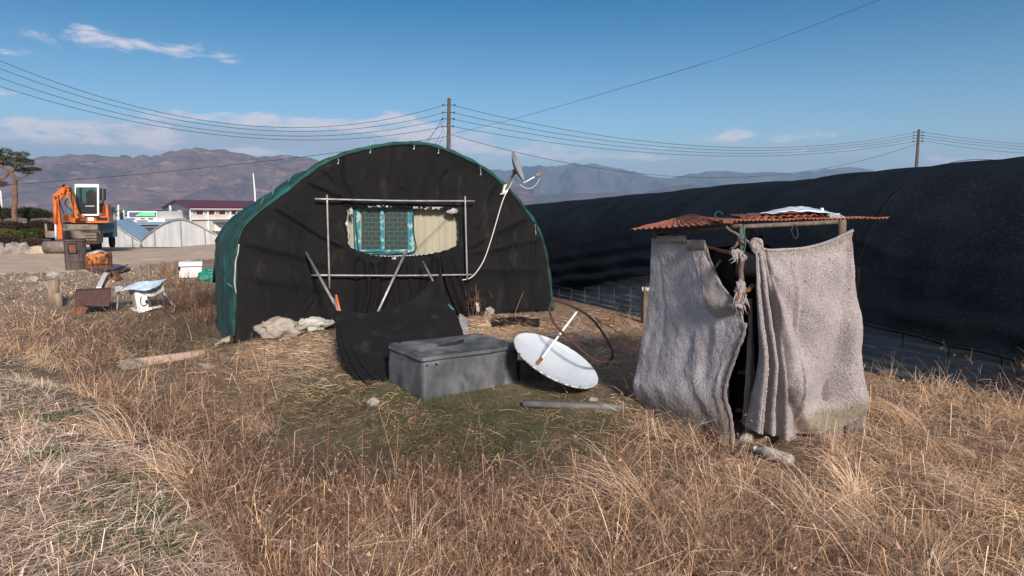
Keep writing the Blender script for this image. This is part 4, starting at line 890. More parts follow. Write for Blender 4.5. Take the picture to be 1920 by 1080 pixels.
bottle(gp(1412, 833, .05), gp(1372, 829, .05), .045, 'clear plastic bottle half under the shed at the foot of the side blanket', M['pet'])
mb = MB(); P = [[gp(1400 + 90 * i / 19, 826 + 4 * math.sin(i), .05 + .05 * math.sin(j * 1.1 + i * .4) + .02 * mnoise.noise(Vector((i * .4, j * .6, 0)))) + Vector((0, .05 * j, 0)) for j in range(8)] for i in range(20)]
one(mb.grid(P), 'plastic_sheet', M['blueplastic'], 'crumpled grey plastic sheet poking out under the front blanket of the shed', 'plastic sheet', smooth=True, solid=.004)
for i, (x, y, r, mt, lab) in enumerate([(520, 607, (.34, .22, .17), 'sack', 'grey sack slumped against the foot of the net house'), (583, 613, (.27, .17, .12), 'sackw', 'white sack half buried beside the grey sack'),
                                        (890, 582, (.09, .09, .17), 'sackw', 'small pale green-white bag standing in the dry bush'), (916, 590, (.10, .08, .08), 'stone', 'grey stone lying right of the pale bag')]):
    yq = (10.85, 11.15, 12.65, 12.75)[i]; p = W(x, y, yq); p.z = g(p.x, yq) + r[2] * .55 + (.05 if i < 2 else 0); mb = MB().blob(p, r, seed=i + 20, amp=.5, n=4, fr=2.0)
    if i < 2:
        mb.tube([p + Vector((r[0] * .9, -.03, .0)), p + Vector((r[0] * 1.25, -.05, .02)), p + Vector((r[0] * 1.4, -.02, .06))], [.06, .03, .045], 8)
    one(mb, 'sack' if i < 3 else 'rock', M[mt], lab, 'sack' if i < 3 else 'rock', smooth=True)
# crumpled cloth strip at the corner of the net house
mb = MB(); L_ = crv([gp(404, 654, .03), gp(425, 645, .07), (gp(450, 640, .06)), gp(478, 634, .09), gp(500, 622, .10)], 50); P = []
for i, p in enumerate(L_): P.append([p + Vector((0, -.09 + .06 * j, (.035 if j in (1, 2) else -.03) + .035 * mnoise.noise(Vector((i * .3, j, 0))))) for j in range(4)])
one(mb.grid(P), 'cloth_strip', M['sack'], 'crumpled pale cloth strip along the left corner of the net house', 'cloth', smooth=True, solid=.02)
a_ = gp(225, 690, .04); b_ = gp(372, 668, .05); mid = a_.lerp(b_, .45) + Vector((0, 0, .0))
bmx = MB(); bmx.prism([a_ + Vector((0, 0, .07)), a_ + Vector((0, 0, -.08)), b_ + Vector((0, 0, -.06)), b_ + Vector((0, 0, .03))], (.05, .12, 0)); one(bmx, 'concrete_beam', mat('pale_beam', (.46, .36, .30), (.36, .27, .22), rough=.9, scale=4, bump=.5), 'pale concrete beam lying across the ditch left of the net house', 'beam')
for i, (x, y, r, lab) in enumerate([(388, 690, .07, 'small pale stone at the right end of the concrete beam'), (244, 690, .12, 'rough stone lump at the left end of the concrete beam'), (103, 521, .16, 'broken white concrete lump near the road edge'), (62, 527, .12, 'small white rubble piece on the gravel bank'),
                                   (60, 545, .07, 'tiny grey rubble piece low on the gravel bank'), (700, 757, .05, 'small stone in the moss left of the tank'), (1112, 752, .04, 'pebble in the moss left of the grey pipe'), (1100, 640, .09, 'grey stone in the straw behind the rusty hoop')]):
    one(MB().blob(gp(x, y, r * .35), (r * 1.3, r, r * .75), seed=40 + i, amp=.6, n=2, fr=1.3), 'rubble', M['concrete'] if i in (2, 3) else M['stone'], lab, 'rubble')
# rods and sticks behind the dish
for i, (p, q, r, mt, nm, lab) in enumerate([((965, 588, .0), (982, 546, .42), .009, 'wood', 'stick', 'thin grey stick standing by the net patch'), ((995, 590, .1), (1075, 622, .12), .012, 'metal', 'metal_rod', 'thin pale rod running from the net patch to the hoop'),
        ((1010, 634, .06), (1105, 626, .08), .012, 'metal', 'metal_rod', 'straight rod lying level inside the hoop'), ((1050, 640, .05), (1110, 648, .05), .010, 'metal', 'metal_rod', 'short rod lying just above the dish'),
        ((1118, 598, .15), (1162, 628, .03), .014, 'wood', 'stick', 'grey stick leaning right of the hoop'), ((1125, 612, .1), (1165, 600, .16), .012, 'rust', 'metal_rod', 'short rusty rod by the greenhouse base'),
        ((700, 620, .1), (640, 600, .3), .006, 'wood', 'stick', 'thin twig beside the orange handle')]):
    a_ = gp(p[0], p[1] + 2, .02); b_ = gp(q[0], q[1], q[2]) if i else W(982, 546, a_.y)
    if i == 6: a_ = W(640, 640, 9.9); b_ = W(632, 600, 9.9)
    one(MB().tube([a_, a_.lerp(b_, .5) + Vector((0, 0, .01)), b_], [r, r, r * .8], 7), nm, M[mt], lab, nm.split('_')[-1])
P = []
for i in range(50):
    u = i / 49; P.append([gp(922 + 90 * u, 600 + 14 * v / 13 + 2 * math.sin(u * 9), .035 + .05 * abs(mnoise.noise(Vector((u * 7, v * .5, 0)))) * math.sin(math.pi * min(1, .05 + u))) for v in range(14)])
one(MB().grid(P), 'net_scrap', M['net'], 'black net scrap lying flat on the ground before the house', 'net', smooth=True, solid=.01)
wp = gp(1208, 605); one(MB().box(Vector((wp.x, wp.y - .1, wp.z + .30)), (.14, .12, .74), .3, bev=.012), 'wooden_post', M['wood'], 'thick weathered wooden post left of the felt shed', 'post')
p = gp(1207, 604); P = [[Vector((wp.x - .085 + .17 * i / 9, wp.y - .165 + .02 * math.sin(i), wp.z + .66 - .035 * j + .012 * math.sin(i * 2 + j))) for j in range(3)] for i in range(10)]
one(MB().grid(P), 'post_cap', M['plastic'], 'pale plastic scrap wrapped on top of the weathered wooden post', 'plastic scrap', smooth=True, solid=.004)
# --- left bank junk
def drum(p, r, h, lab):
    t = thing('oil_drum', lab, 'drum', p); pr = []
    for i in range(41):
        z = h * i / 40; rr_ = r + (.012 if i in (13, 14, 27, 28) else 0) + (.01 if i in (0, 40) else 0); pr.append((rr_, z))
    MB().lathe(pr + [(r - .02, h), (r - .02, h - .03), (.001, h - .03)], p, 36).build('drum_body', M['drum'], t, True); return t
pd = gp(140, 507); pd.y += .1; t = drum(pd, .29, .90, 'tall dark rusty oil drum with a framed hatch at the road edge')
fd_ = MB()
tow = (Vector((0, 0, 0)) - Vector((pd.x, pd.y, 0))).normalized(); sdv = Vector((-tow.y, tow.x, 0))
def dpt(a, z, r=.305): v = Matrix.Rotation(a, 3, 'Z') @ tow; return Vector((pd.x, pd.y, pd.z + z)) + v * r
for (a0, a1, z0, z1) in ((-.65, .15, .52, .56), (-.65, .15, .80, .84), (-.65, -.55, .56, .80), (.05, .15, .56, .80)):
    fd_.grid([[dpt(a0 + (a1 - a0) * i / 6, z0, .312), dpt(a0 + (a1 - a0) * i / 6, z1, .312)] for i in range(7)])
fd_.build('hatch_frame', M['black'], t, True, solid=.012)
MB().grid([[dpt(-.55 + .6 * i / 6, .56, .302), dpt(-.55 + .6 * i / 6, .80, .302)] for i in range(7)]).build('hatch', M['rust'], t, True)
MB().lathe([(.30, .88), (.315, .89), (.315, .925), (.26, .935), (.001, .93)], pd, 32).build('lid', M['drum'], t, True)
# burnt-out open rusty barrel lying open towards us
q = gp(180, 506); c = q + Vector((0, .15, .0)); t = thing('rusty_barrel', 'squat bright rusty barrel torn open at the front beside the oil drum', 'barrel', q)
tow = (Vector((0, 0, 0)) - Vector((c.x, c.y, 0))).normalized(); P = []
for i in range(49):
    a0 = 2 * math.pi * i / 48; v = Matrix.Rotation(a0, 3, 'Z') @ tow; top = .50 + .05 * math.sin(a0 * 3 + 1) + .06 * mnoise.noise(Vector((a0 * 2, 0, 0)))
    row = []
    for j in range(14): row.append(c + v * (.37 + .03 * mnoise.noise(Vector((math.cos(a0) * 2, math.sin(a0) * 2, j * .3)))) + Vector((0, 0, top * j / 13)))
    P.append(row)
MB().grid(P).build('barrel_wall', M['rust'], t, True, solid=.012)
M['rusto'] = mat('orange_rust', (.50, .17, .03), (.16, .05, .02), rough=.85, scale=3.2, thr=(.44, .52), bump=.5, c3=(.03, .015, .01), s3=6, t3=(.55, .62))
MB().grid([[c + (Matrix.Rotation(-.75 + 1.5 * i / 12, 3, 'Z') @ tow) * (.385) + Vector((0, 0, .16 + .34 * j / 5 + .02 * math.sin(i * 2))) for j in range(6)] for i in range(13)]).build('burnt_panel', M['rusto'], t, True, solid=.01)
MB().blob(c + Vector((0, 0, .44)), (.3, .28, .14), 3, .5).build('ash_heap', M['sackw'], t, True)
# flattened scrap sheets
mb = MB(); mb.add([gp(160, 508, .07), gp(206, 521, .06), gp(246, 508, .07), gp(222, 501, .08), gp(190, 500, .06)], [(0, 1, 2, 3, 4)]); one(mb, 'scrap_sheet', M['drum'], 'dark flattened steel sheet lying on the road edge', 'scrap metal', solid=.03)
mb = MB(); mb.add([gp(196, 512, .12), gp(214, 514, .12), gp(232, 506, .13), gp(216, 503, .12)], [(0, 1, 2, 3)]); one(mb, 'slate_sheet', mat('slate_panel', (.10, .11, .16), (.06, .06, .08), rough=.5), 'small slate blue panel on top of the dark scrap sheet', 'scrap metal', solid=.02)
P = []
for i in range(16):
    a0 = i / 15 * math.pi * 1.2; P.append([gp(200 + 1.6 * i, 527, .02) + Vector((0, .3 * math.cos(a0) * .4 + j * .04, .10 + .14 * math.sin(a0))) for j in range(8)])
one(MB().grid(P), 'curled_sheet', M['rust'], 'curled rusty sheet end below the slate panel', 'scrap metal', smooth=True, solid=.015)
one(MB().tube([gp(240, 502, .1), gp(222, 512, .1), gp(205, 523, .05)], .018, 6), 'scrap_bar', M['drum'], 'bent dark bar at the right end of the scrap heap', 'bar')
a_ = gp(180, 545, .06); b_ = gp(194, 520, .10); mb = MB(); dd = (b_ - a_); mb.prism([a_, a_ + Vector((.13, 0, 0)), b_ + Vector((.12, 0, 0)), b_], (0, .02, .03)); one(mb, 'white_board', M['white'], 'narrow white board leaning above the rusty box', 'board')
# rusty box on the bank
q = gp(137, 588); t = thing('rusty_box', 'brown rusty steel box lying tilted on the weedy bank', 'box', q)
a_ = W(137, 588, q.y); b_ = W(206, 574, q.y + .15); c_ = W(207, 543, q.y + .25); d_ = W(140, 546, q.y + .1); m0 = W(141, 572, q.y); m1 = W(205, 573, q.y + .14)
MB().prism([d_, m0, m1, c_], (-.22, .40, .0)).build('box_panel', M['darkrust'], t)
MB().prism([m0 + Vector((0, -.004, 0)), a_, W(158, 589, q.y - .02), W(166, 576, q.y + .03)], (-.2, .38, 0)).build('box_flap', M['rust'], t)
MB().tube([m0 + Vector((0, -.02, .0)), m1 + Vector((0, -.02, 0))], .014, 6).build('box_rim', M['drum'], t)
# wooden stump and stake
q = gp(103, 574); mb = MB(); mb.tube([q + Vector((-.05, 0, -.1)), W(100, 545, q.y), W(95, 526, q.y)], [.10, .11, .16], 9); mb.tube([q + Vector((.12, 0, -.05)), W(108, 550, q.y)], [.06, .08], 8); one(mb, 'tree_stump', mat('pale_wood', (.34, .26, .19), (.2, .15, .11), rough=.9, scale=4, stretch=(4, 4, .6), bump=.4), 'pale forked wooden stump on the gravel bank', 'stump', smooth=True)
q = gp(84, 528); one(MB().tube([q, W(81, 509, q.y)], [.022, .014], 6), 'stake', M['wood'], 'thin dark stake on the gravel bank', 'stake')
# cabinet with plastic sheet over it
q = gp(262, 584); Yc = q.y; t = thing('broken_appliance', 'white broken appliance on a base under a plastic sheet in the ditch', 'appliance', q)
def cb(px, py, dy=0): return W(px, py, Yc + dy)
MB().prism([cb(250, 541), cb(258, 583), cb(279, 579), cb(273, 538)], (-.10, .30, 0)).build('appliance_body', M['white'], t)
MB().prism([cb(241, 545, .22), cb(254, 582, .05), cb(258, 583, -.004), cb(250, 541, -.004)], (.02, .05, 0)).build('appliance_side', M['cream'], t)
MB().prism([cb(244, 580, .1), cb(260, 588, -.12), cb(285, 580, .0), cb(284, 576, .02), cb(259, 582, -.1), cb(244, 577, .1)], (.05, .35, 0)).build('base_tray', M['white'], t)
MB().blob(cb(275, 566, -.02), (.03, .02, .04), 2, .3).build('motor', M['black'], t, True)
MB().tube(crv([cb(265, 556, -.02), cb(263, 565, -.03), cb(267, 573, -.03), cb(275, 571, -.03)], 14), .008, 5).build('lead', M['black'], t)
MB().blob(cb(264, 548, -.01), (.03, .015, .025), 8, .2).build('dial', M['cream'], t, True)
sh = thing('plastic_canopy', 'bluish plastic sheet stretched over sticks above the broken appliance', 'plastic sheet', q)
P = coons([(222, 541), (250, 530), (280, 528), (306, 524)], [(218, 547), (250, 541), (282, 543), (306, 533)], [(222, 541), (218, 547)], [(306, 524), (306, 533)], 60, 20, lambda x, y: cb(x, y), lambda u, v, p: .35 * (v - .5) + .05 * mnoise.noise(p * 6) + .05 * mnoise.noise(p * 15), Vector((0, -1, 0)))
MB().grid(P).build('sheet', M['blueplastic'], sh, True, solid=.004)
P = coons([(240, 542), (265, 543), (290, 541), (304, 533)], [(246, 545), (262, 552), (285, 556), (308, 545)], [(240, 542), (246, 545)], [(304, 533), (308, 545)], 40, 12, lambda x, y: cb(x, y, .02), lambda u, v, p: .04 * mnoise.noise(p * 8), Vector((0, -1, 0)))
MB().grid(P).build('torn_skirt', M['plastic'], sh, True, solid=.003)
MB().tube([cb(217, 605, -.1), cb(220, 575, -.05), cb(223, 543)], [.022, .02, .016], 7).build('prop_stick', M['metal'], sh)
MB().tube([cb(308, 575, .15), cb(305, 550, .1), cb(304, 528, .05)], [.014, .014, .012], 7).build('prop_stick', M['wood'], sh)
MB().blob(cb(222, 541, -.03), (.10, .06, .05), 5, .9, fr=2.5).build('sheet_bunch', M['plastic'], sh, True)
one(MB().tube(crv([gp(288, 556, .1), gp(300, 555, .12), gp(312, 563, .1), gp(320, 571, .05), gp(330, 577, .03)], 20), [.035, .045, .03, .022, .02, .018, .02, .025, .03, .02, .018, .018, .02, .028, .03, .02, .018, .015, .015, .01], 8), 'hose', M['white'], 'short white hose right of the broken appliance', 'hose', smooth=True)
# cool box and green net bundle
q = gp(357, 524); Yb = q.y; t = thing('cool_box', 'white metal cool box standing in dry brush beside the green net bundle', 'box', q)
MB().prism([W(336, 521, Yb), W(378, 520, Yb), W(378, 500, Yb), W(336, 501, Yb)], (-.2, .42, 0)).build('box_body', M['white'], t)
MB().prism([W(335, 500, Yb - .02), W(379, 499, Yb - .02), W(379, 491, Yb - .02), W(335, 492, Yb - .02)], (-.2, .46, 0)).build('lid', M['white'], t)
MB().box(W(336, 503, Yb - .03), (.05, .03, .10), 0).build('latch', M['black'], t)
MB().prism([W(335, 500.6, Yb - .03), W(379, 499.6, Yb - .03), W(379, 498.9, Yb - .03), W(335, 499.9, Yb - .03)], (0, .02, 0)).build('trim', M['black'], t)
MB().box(W(357, 523, Yb + .2), (.7, .4, .06), .4).build('foot_plate', M['steel'], t)
M['greenb'] = mat('bright_green_net', (.01, .26, .19), (.005, .12, .09), rough=.6, scale=8, bump=.6, bscale=20)
mb = MB()
for i in range(9): mb.blob(gp(381 + i * 2.6, 527 - (i % 3) * 2, .08 + .05 * (i % 3)), (.14, .1, .11), i, .8, n=3, fr=2.2)
one(mb, 'net_bundle', M['greenb'], 'bright green net bundle crumpled against the left side of the house', 'net bundle', smooth=True)
# ============================================================ POLES AND WIRES
def pole(x, y, h, lab, zg=None, lean_=.0):
    zg = g(x, y) if zg is None else zg; t = thing('utility_pole', lab, 'utility pole', (x, y, zg), 'utility poles along the road')
    MB().tube([(x, y, zg - .3), (x + lean_ * .5, y, zg + h * .5), (x + lean_, y, zg + h)], [.15, .12, .09], 14).build('shaft', M['pole'], t, True)
    MB().tube([(x + lean_, y, zg + h - .02), (x + lean_, y, zg + h + .06)], [.12, .05], 12).build('cap', M['pole'], t, True)
    return t
Yp = 36.0; p1 = W(838, 390, Yp); p1t = W(842, 186, Yp)
P1 = (p1.x, Yp); t1 = pole(p1.x, Yp, p1t.z - g(p1.x, Yp), 'thin dark utility pole rising behind the net house roof', lean_=p1t.x - p1.x)
Y2 = 50.0; q2 = W(1713, 390, Y2); q2t = W(1723, 244, Y2); P2 = (q2.x, Y2); t2 = pole(q2.x, Y2, q2t.z - g(q2.x, Y2), 'distant utility pole standing above the black greenhouse ridge', lean_=q2t.x - q2.x)
t1.location = t1.location; d12 = Vector((q2t.x - p1t.x, Y2 - Yp, 0)); d12.normalize()
o3 = Vector((p1t.x, Yp, 0)) - d12 * 22; t3 = pole(o3.x, o3.y, 10.2, 'nearer utility pole to the left carrying the four cables'); o4 = Vector((q2t.x, Y2, 0)) + d12 * 38; t4 = pole(o4.x, o4.y, 8.4, 'last utility pole to the right carrying the four cables')
def insul(par, x, y, z, dx):
    mb = MB(); mb.tube([(x, y, z), (x + dx, y, z)], .018, 6); mb.lathe([(.001, -.05), (.035, -.045), (.045, -.01), (.03, .0), (.045, .02), (.03, .05), (.001, .055)], (x + dx, y, z), 10); mb.build('insulator', M['cable'], par, True)
ys1 = [197, 211, 223, 237]
for k, y in enumerate(ys1):
    for s_ in (-1, 1):
        p = W(842 - (y - 186) * .05, y, Yp); insul(t1, p.x, Yp, p.z, s_ * .30)
for k, y in enumerate([248, 254, 259, 265]):
    for s_ in (-1, 1): p = W(1723 - (y - 244) * .1, y, Y2); insul(t2, p.x, Y2, p.z, s_ * .34)
def linept(o, d, px):         # parameter t where line o+d*t passes azimuth px (approx, uses horizon row)
    k = ray(px, 300); k = k[0] / k[1]; return (k * o.y - o.x) / (d.x - k * d.y)
def fitwire(o, d, pts, t0, t1, lab, r=.012):
    A_ = []; B_ = []
    for px, py in pts:
        t = linept(o, d, px); yv = o.y + d.y * t; p = W(px, py, yv); A_.append([1, t, t * t]); B_.append(p.z)
    c = np.linalg.solve(np.array(A_), np.array(B_)) if len(pts) == 3 else None
    n = 60; P = []
    for i in range(n):
        t = t0 + (t1 - t0) * i / (n - 1); P.append((o.x + d.x * t, o.y + d.y * t, c[0] + c[1] * t + c[2] * t * t))
    one(MB().tube(P, r, 5), 'power_cable', M['cable'], lab, 'cable', 'overhead power cables')
oo = Vector((p1t.x, Yp, 0)); dl_ = -d12; nmz = ['top', 'second', 'third', 'lowest']
for k in range(4):
    fitwire(oo, dl_, [(834, ys1[k]), (620, [237, 245, 254, 262][k]), (0, [107, 123, 141, 158][k])], .3, 22, f'{nmz[k]} of the four cables sagging from the near pole to the left edge')
    tE = (Vector((q2t.x, Y2, 0)) - oo).length
    fitwire(oo, d12, [(848, ys1[k]), (1300, [273, 279, 285, 291][k]), (1714, [248, 254, 259, 265][k])], .3, tE - .3, f'{nmz[k]} of the four cables sagging between the two poles')
    o2 = Vector((q2t.x, Y2, 0)); fitwire(o2, d12, [(1731, [248, 254, 259, 264][k]), (1830, [262, 267, 272, 279][k]), (1918, [270, 275, 280, 287][k])], .3, 12.5, f'{nmz[k]} of the four cables running off the far pole to the right')
fitwire(oo, d12, [(845, 252), (1240, 329), (1700, 276)], .1, tE - .2, 'single thin service cable dipping low between the two poles', .013)
fitwire(oo, dl_, [(833, 257), (600, 290), (100, 340)], .1, 22, 'single service cable falling left from the near pole across the hills', .013)
one(MB().tube(crv([W(845, 252, Yp), W(985, 217, 33), W(1320, 119, 20), W(1648, 0, 11), W(2000, -150, 7)], 60), [.007] * 30 + [.003] * 30, 5), 'power_cable', M['cable'], 'lone cable rising from the near pole to the top right of the sky', 'cable', 'overhead power cables')
for k, (x0, y0, x1, y1) in enumerate([(834, 215, 790, 262), (834, 236, 805, 268), (835, 246, 812, 272), (832, 226, 777, 266)]):
    one(MB().tube([W(x0, y0, Yp), W(x1, y1 + 25, Yp - 6)], .008, 4), 'guy_wire', M['cable'], ['steepest' if k == 2 else 'outermost' if k == 3 else 'upper middle' if k == 0 else 'lower middle'][0] + ' guy wire falling from the near pole behind the green roof', 'wire', 'guy wires of the near pole')
# thin lighting mast behind the house
p = W(480, 400, 60); one(MB().tube([(p.x, 60, -.5), (p.x - .02, 60, 3.6), (p.x - .1, 60, 5.3)], [.09, .07, .04], 8), 'mast', M['white'], 'thin white mast standing alone behind the left slope of the net house', 'mast', smooth=True)
for i, (x, y, yb, lab) in enumerate([(214, 397, 405, 'thin white mast left of the sign hall'), (222, 384, 405, 'taller white mast beside the truck mirror'), (232, 394, 405, 'thin white mast at the left corner of the sign hall')]):
    a_ = W(x, yb + 10, 95); b_ = W(x, y, 95); one(MB().tube([a_, b_], .12, 6), 'mast', M['white'], lab, 'mast')
p = W(4, 395, 50); one(MB().tube([(p.x, 50, -.4), (p.x, 50, 3.5)], .05, 8), 'street_lamp', M['white'], 'white lamp post at the left edge below the pine', 'lamp post')
# ============================================================ DISTANT BUILDINGS
def lmat(n, c, c2=None, **k): return mat(n, c, c2, **k)
M['maroon'] = lmat('maroon_sheet', (.12, .025, .035), (.10, .022, .03), rough=.5); M['bgrey'] = lmat('grey_blue_cladding', (.10, .12, .16), rough=.6); M['bcream'] = lmat('cream_cladding', (.62, .57, .54), (.56, .51, .48), rough=.6, scale=.8)
M['bwhite'] = lmat('white_render', (.80, .80, .80), rough=.6); M['teal'] = lmat('teal_sheet', (.02, .22, .28), rough=.5); M['gl'] = lmat('window_glass', (.10, .16, .18), rough=.1)
Yb = 92.0
fl_ = W(357, 432, Yb); fr_ = W(478, 432, Yb + 10); bl_ = W(308, 420, Yb + 14)
t = thing('school_building', 'two-storey hall with maroon roof, cream front and grey gable end', 'building', fl_)
ev = W(357, 388, Yb).z; zb = -1.2; gx = fr_ - fl_; gx.z = 0; gx = gx * 1.5; gy = bl_ - fl_; gy.z = 0
def bp(u, v, z): return Vector((fl_.x, fl_.y, 0)) + gx * u + gy * v + Vector((0, 0, z))
rz_ = W(332, 378, Yb + 7).z
MB().add([bp(0, 0, zb), bp(1, 0, zb), bp(1, 0, ev), bp(0, 0, ev)], [(0, 1, 2, 3)]).build('front_wall', M['bcream'], t)
MB().add([bp(0, 0, zb), bp(0, 1, zb), bp(0, 1, ev), bp(0, .5, rz_), bp(0, 0, ev), bp(1, 0, zb), bp(1, 1, zb), bp(1, 1, ev), bp(1, .5, rz_), bp(1, 0, ev)], [(0, 1, 2, 3, 4), (5, 6, 7, 8, 9), (1, 6, 7, 2)]).build('gable_wall', M['bgrey'], t)
no = Vector((gx.y, -gx.x, 0)).normalized(); ng = Vector((gy.y, -gy.x, 0)).normalized(); ng = ng if ng.dot(-gx) > 0 else -ng
MB().add([bp(-.01, -.04, ev - .1), bp(1.01, -.04, ev - .1), bp(1.01, .5, rz_ + .15), bp(-.01, .5, rz_ + .15), bp(-.01, 1.04, ev - .1), bp(1.01, 1.04, ev - .1)], [(0, 1, 2, 3), (3, 2, 5, 4)]).build('roof', M['maroon'], t, solid=.25)
MB().tube([bp(0, -.03, ev - .25), bp(1, -.03, ev - .25)], .16, 6).build('gutter', M['bwhite'], t)
hh = ev - zb
def panel(u0, u1, z0, z1, nm, mt, th=.06, par=None):
    a = [bp(u0, 0, z0), bp(u1, 0, z0), bp(u1, 0, z1), bp(u0, 0, z1)]; return MB().prism(a, no * th).build(nm, M[mt], par or t)
lz0, lz1 = W(370, 402, Yb).z, W(370, 396, Yb).z
for k in range(9):
    u0 = .02 + k * .112; panel(u0 + .045, u0 + .105, lz0, lz1, 'red_panel', 'maroon')
    wn = panel(u0, u0 + .038, lz0 - .05, lz1 + .08, 'window_frame', 'bwhite', .09); panel(u0 + .005, u0 + .017, lz0 + .08, lz1 - .05, 'pane', 'gl', .11, wn); panel(u0 + .021, u0 + .033, lz0 + .08, lz1 - .05, 'pane', 'gl', .11, wn)
panel(.0, 1, W(370, 412, Yb).z, W(370, 411, Yb).z, 'ledge', 'bwhite', .3)
for k in (0, .17, .40, .62): panel(k, k + .004, zb, ev, 'downpipe', 'bwhite', .2)
panel(.22, .36, W(390, 417, Yb).z - .1, W(390, 415.5, Yb).z, 'canopy', 'bgrey', 1.2); panel(.24, .34, zb, W(390, 418, Yb).z, 'door', 'bwhite', .1); panel(.40, .52, W(390, 432, Yb).z, W(390, 427, Yb).z, 'red_panel', 'maroon')
def gpanel(v0, v1, z0, z1, nm, mt, th=.08):
    a = [bp(0, v0, z0), bp(0, v1, z0), bp(0, v1, z1), bp(0, v0, z1)]; return MB().prism(a, ng * th).build(nm, M[mt], t)
gpanel(.02, .28, lz0, lz1, 'red_panel', 'maroon'); gpanel(.42, .98, lz0, lz1, 'red_panel', 'maroon'); gpanel(.30, .40, lz0, lz1 + .1, 'window', 'bwhite', .1)
MB().lathe([(.001, 0), (.55, 0), (.6, .15), (.001, .2)], bp(0, .66, lz1 + .3) + ng * .1, 20, ng.to_track_quat('Z', 'Y').to_matrix()).build('wall_fan', M['bwhite'], t)
# sign hall
Yg = 88.0; a_ = W(239, 422, Yg); b_ = W(294, 422, Yg + 2); t = thing('sign_hall', 'low white hall with a broad green and blue signboard on its parapet', 'building', a_)
def rectp(x0, y0, x1, y1, Y, th): return MB().prism([W(x0, y1, Y), W(x1, y1, Y), W(x1, y0, Y), W(x0, y0, Y)], (0, th, 0))
rectp(239, 396, 294, 425, Yg, 12).build('main_wall', M['bwhite'], t)
rectp(293.5, 410, 309, 425, Yg + .3, 10).build('annex', M['bwhite'], t)
rectp(242, 397.8, 291, 405.8, Yg - .25, .25).build('signboard', mat('navy_sign', (.09, .09, .22), rough=.5), t)
sg = MB(); P = [W(254, 405.3, Yg - .32)]
for i in range(13): u = i / 12; P.append(W(254 + 36 * u, 405.0 - 7.0 * min(1, (u * 2.6)) ** .55, Yg - .32))
P.append(W(290, 405.3, Yg - .32)); sg.prism(P, (0, .06, 0)); sg.build('sign_field', mat('green_sign', (.10, .55, .25), (.18, .68, .36), rough=.5, scale=.3), t)
for (x0, y0, x1, y1) in ((244, 409, 253, 411.5), (263, 409, 271, 411), (278, 409, 287, 411.5), (256, 413, 277, 415)):
    rectp(x0, y0, x1, y1, Yg - .1, .1).build('lettering_strip', lmat('dark_lettering', (.12, .08, .08)), t)
rectp(262, 417, 309, 418, Yg - .6, .6).build('eave', M['teal'], t)
Y_ = 84; t = thing('blue_roof_shed', 'long low shed with pale blue roof in front of the sign hall', 'shed', W(260, 430, Y_))
M['pblue'] = lmat('pale_blue_roof', (.22, .36, .48), (.16, .29, .40), rough=.5, scale=1)
rectp(225, 421.0, 312, 428, Y_, 3).build('wall', M['bgrey'], t); MB().prism([W(223, 422, Y_ - .3), W(316, 421, Y_ - .3), W(312, 417.5, Y_ + 3.2), W(227, 418.5, Y_ + 3.2)], (0, 0, .12)).build('roof', M['pblue'], t)
Y_ = 100; t = thing('teal_roof_shed', 'grey shed with teal roof band behind the truck cab', 'shed', W(225, 420, Y_)); rectp(200, 403, 240, 430, Y_, 8).build('wall', lmat('pale_grey_wall', (.38, .40, .42)), t); rectp(198, 399, 240.5, 403.2, Y_ - .4, 9).build('roof', M['teal'], t)
Y_ = 130; t = thing('grey_hall', 'dim grey hall between the sign hall and the maroon-roofed hall', 'building', W(300, 420, Y_)); rectp(290, 394, 332, 430, Y_, 9).build('wall', lmat('dim_wall', (.16, .16, .17)), t); rectp(289, 392.5, 333, 394.2, Y_ - .4, 10).build('roof', M['bgrey'], t)
# plastic greenhouses behind the road
M['poly'] = lmat('pale_polythene', (.46, .48, .50), (.38, .40, .42), rough=.35, scale=1.3, stretch=(3, 1, .4), bump=.4, bscale=3); M['poly2'] = lmat('roof_polythene', (.36, .47, .60), (.28, .40, .52), rough=.3, scale=.8, bump=.4, bscale=3)
def ghouse(prof, Y, dirx, L_, lab, rm='poly2'):
    n = len(prof); t = thing('plastic_greenhouse', lab, 'greenhouse', W(prof[n // 2][0], prof[0][1], Y), 'plastic greenhouses beyond the road')
    C = crv([W(x, y, Y) for x, y in prof], 60); zb_ = min(C[0].z, C[-1].z) - .4; bot = [Vector((p.x, p.y, zb_)) for p in C]
    P = [[bot[i].lerp(C[i], j / 12) + Vector((0, -.012 * math.sin(i * 1.3) - .03 * mnoise.noise(Vector((i * .3, j * .4, 0))), 0)) for j in range(13)] for i in range(60)]
    MB().grid(P).build('end_film', M['poly'], t, True)
    D_ = Vector((dirx[0], dirx[1], 0)) * L_; MB().grid([[p + D_ * j / 30 + Vector((0, 0, .04 * math.cos(j * 2.1))) for j in range(31)] for p in C]).build('roof_film', M[rm], t, True)
    MB().tube([p + Vector((0, -.06, .01)) for p in C], .05, 6).build('end_arch', M['metal'], t, True)
    for k in (15, 30, 45): MB().tube([bot[k] + Vector((0, -.1, 0)), C[k] + Vector((0, -.1, 0))], .035, 6).build('end_post', M['metal'], t)
    return t
ghouse([(264, 466), (266, 452), (280, 439), (300, 425), (318, 416), (338, 412), (352, 414), (372, 422), (392, 433), (408, 442), (412, 462)], 47.5, (-.5, 1), 7, 'larger plastic greenhouse with full rounded end facing the road', 'poly')
ghouse([(150, 466), (152, 452), (168, 438), (186, 424), (204, 416), (212, 418), (225, 428), (240, 438), (254, 447), (263, 455), (264, 466)], 46.5, (-.5, 1), 22, 'greenhouse half hidden by the blue truck with bluish roof film')
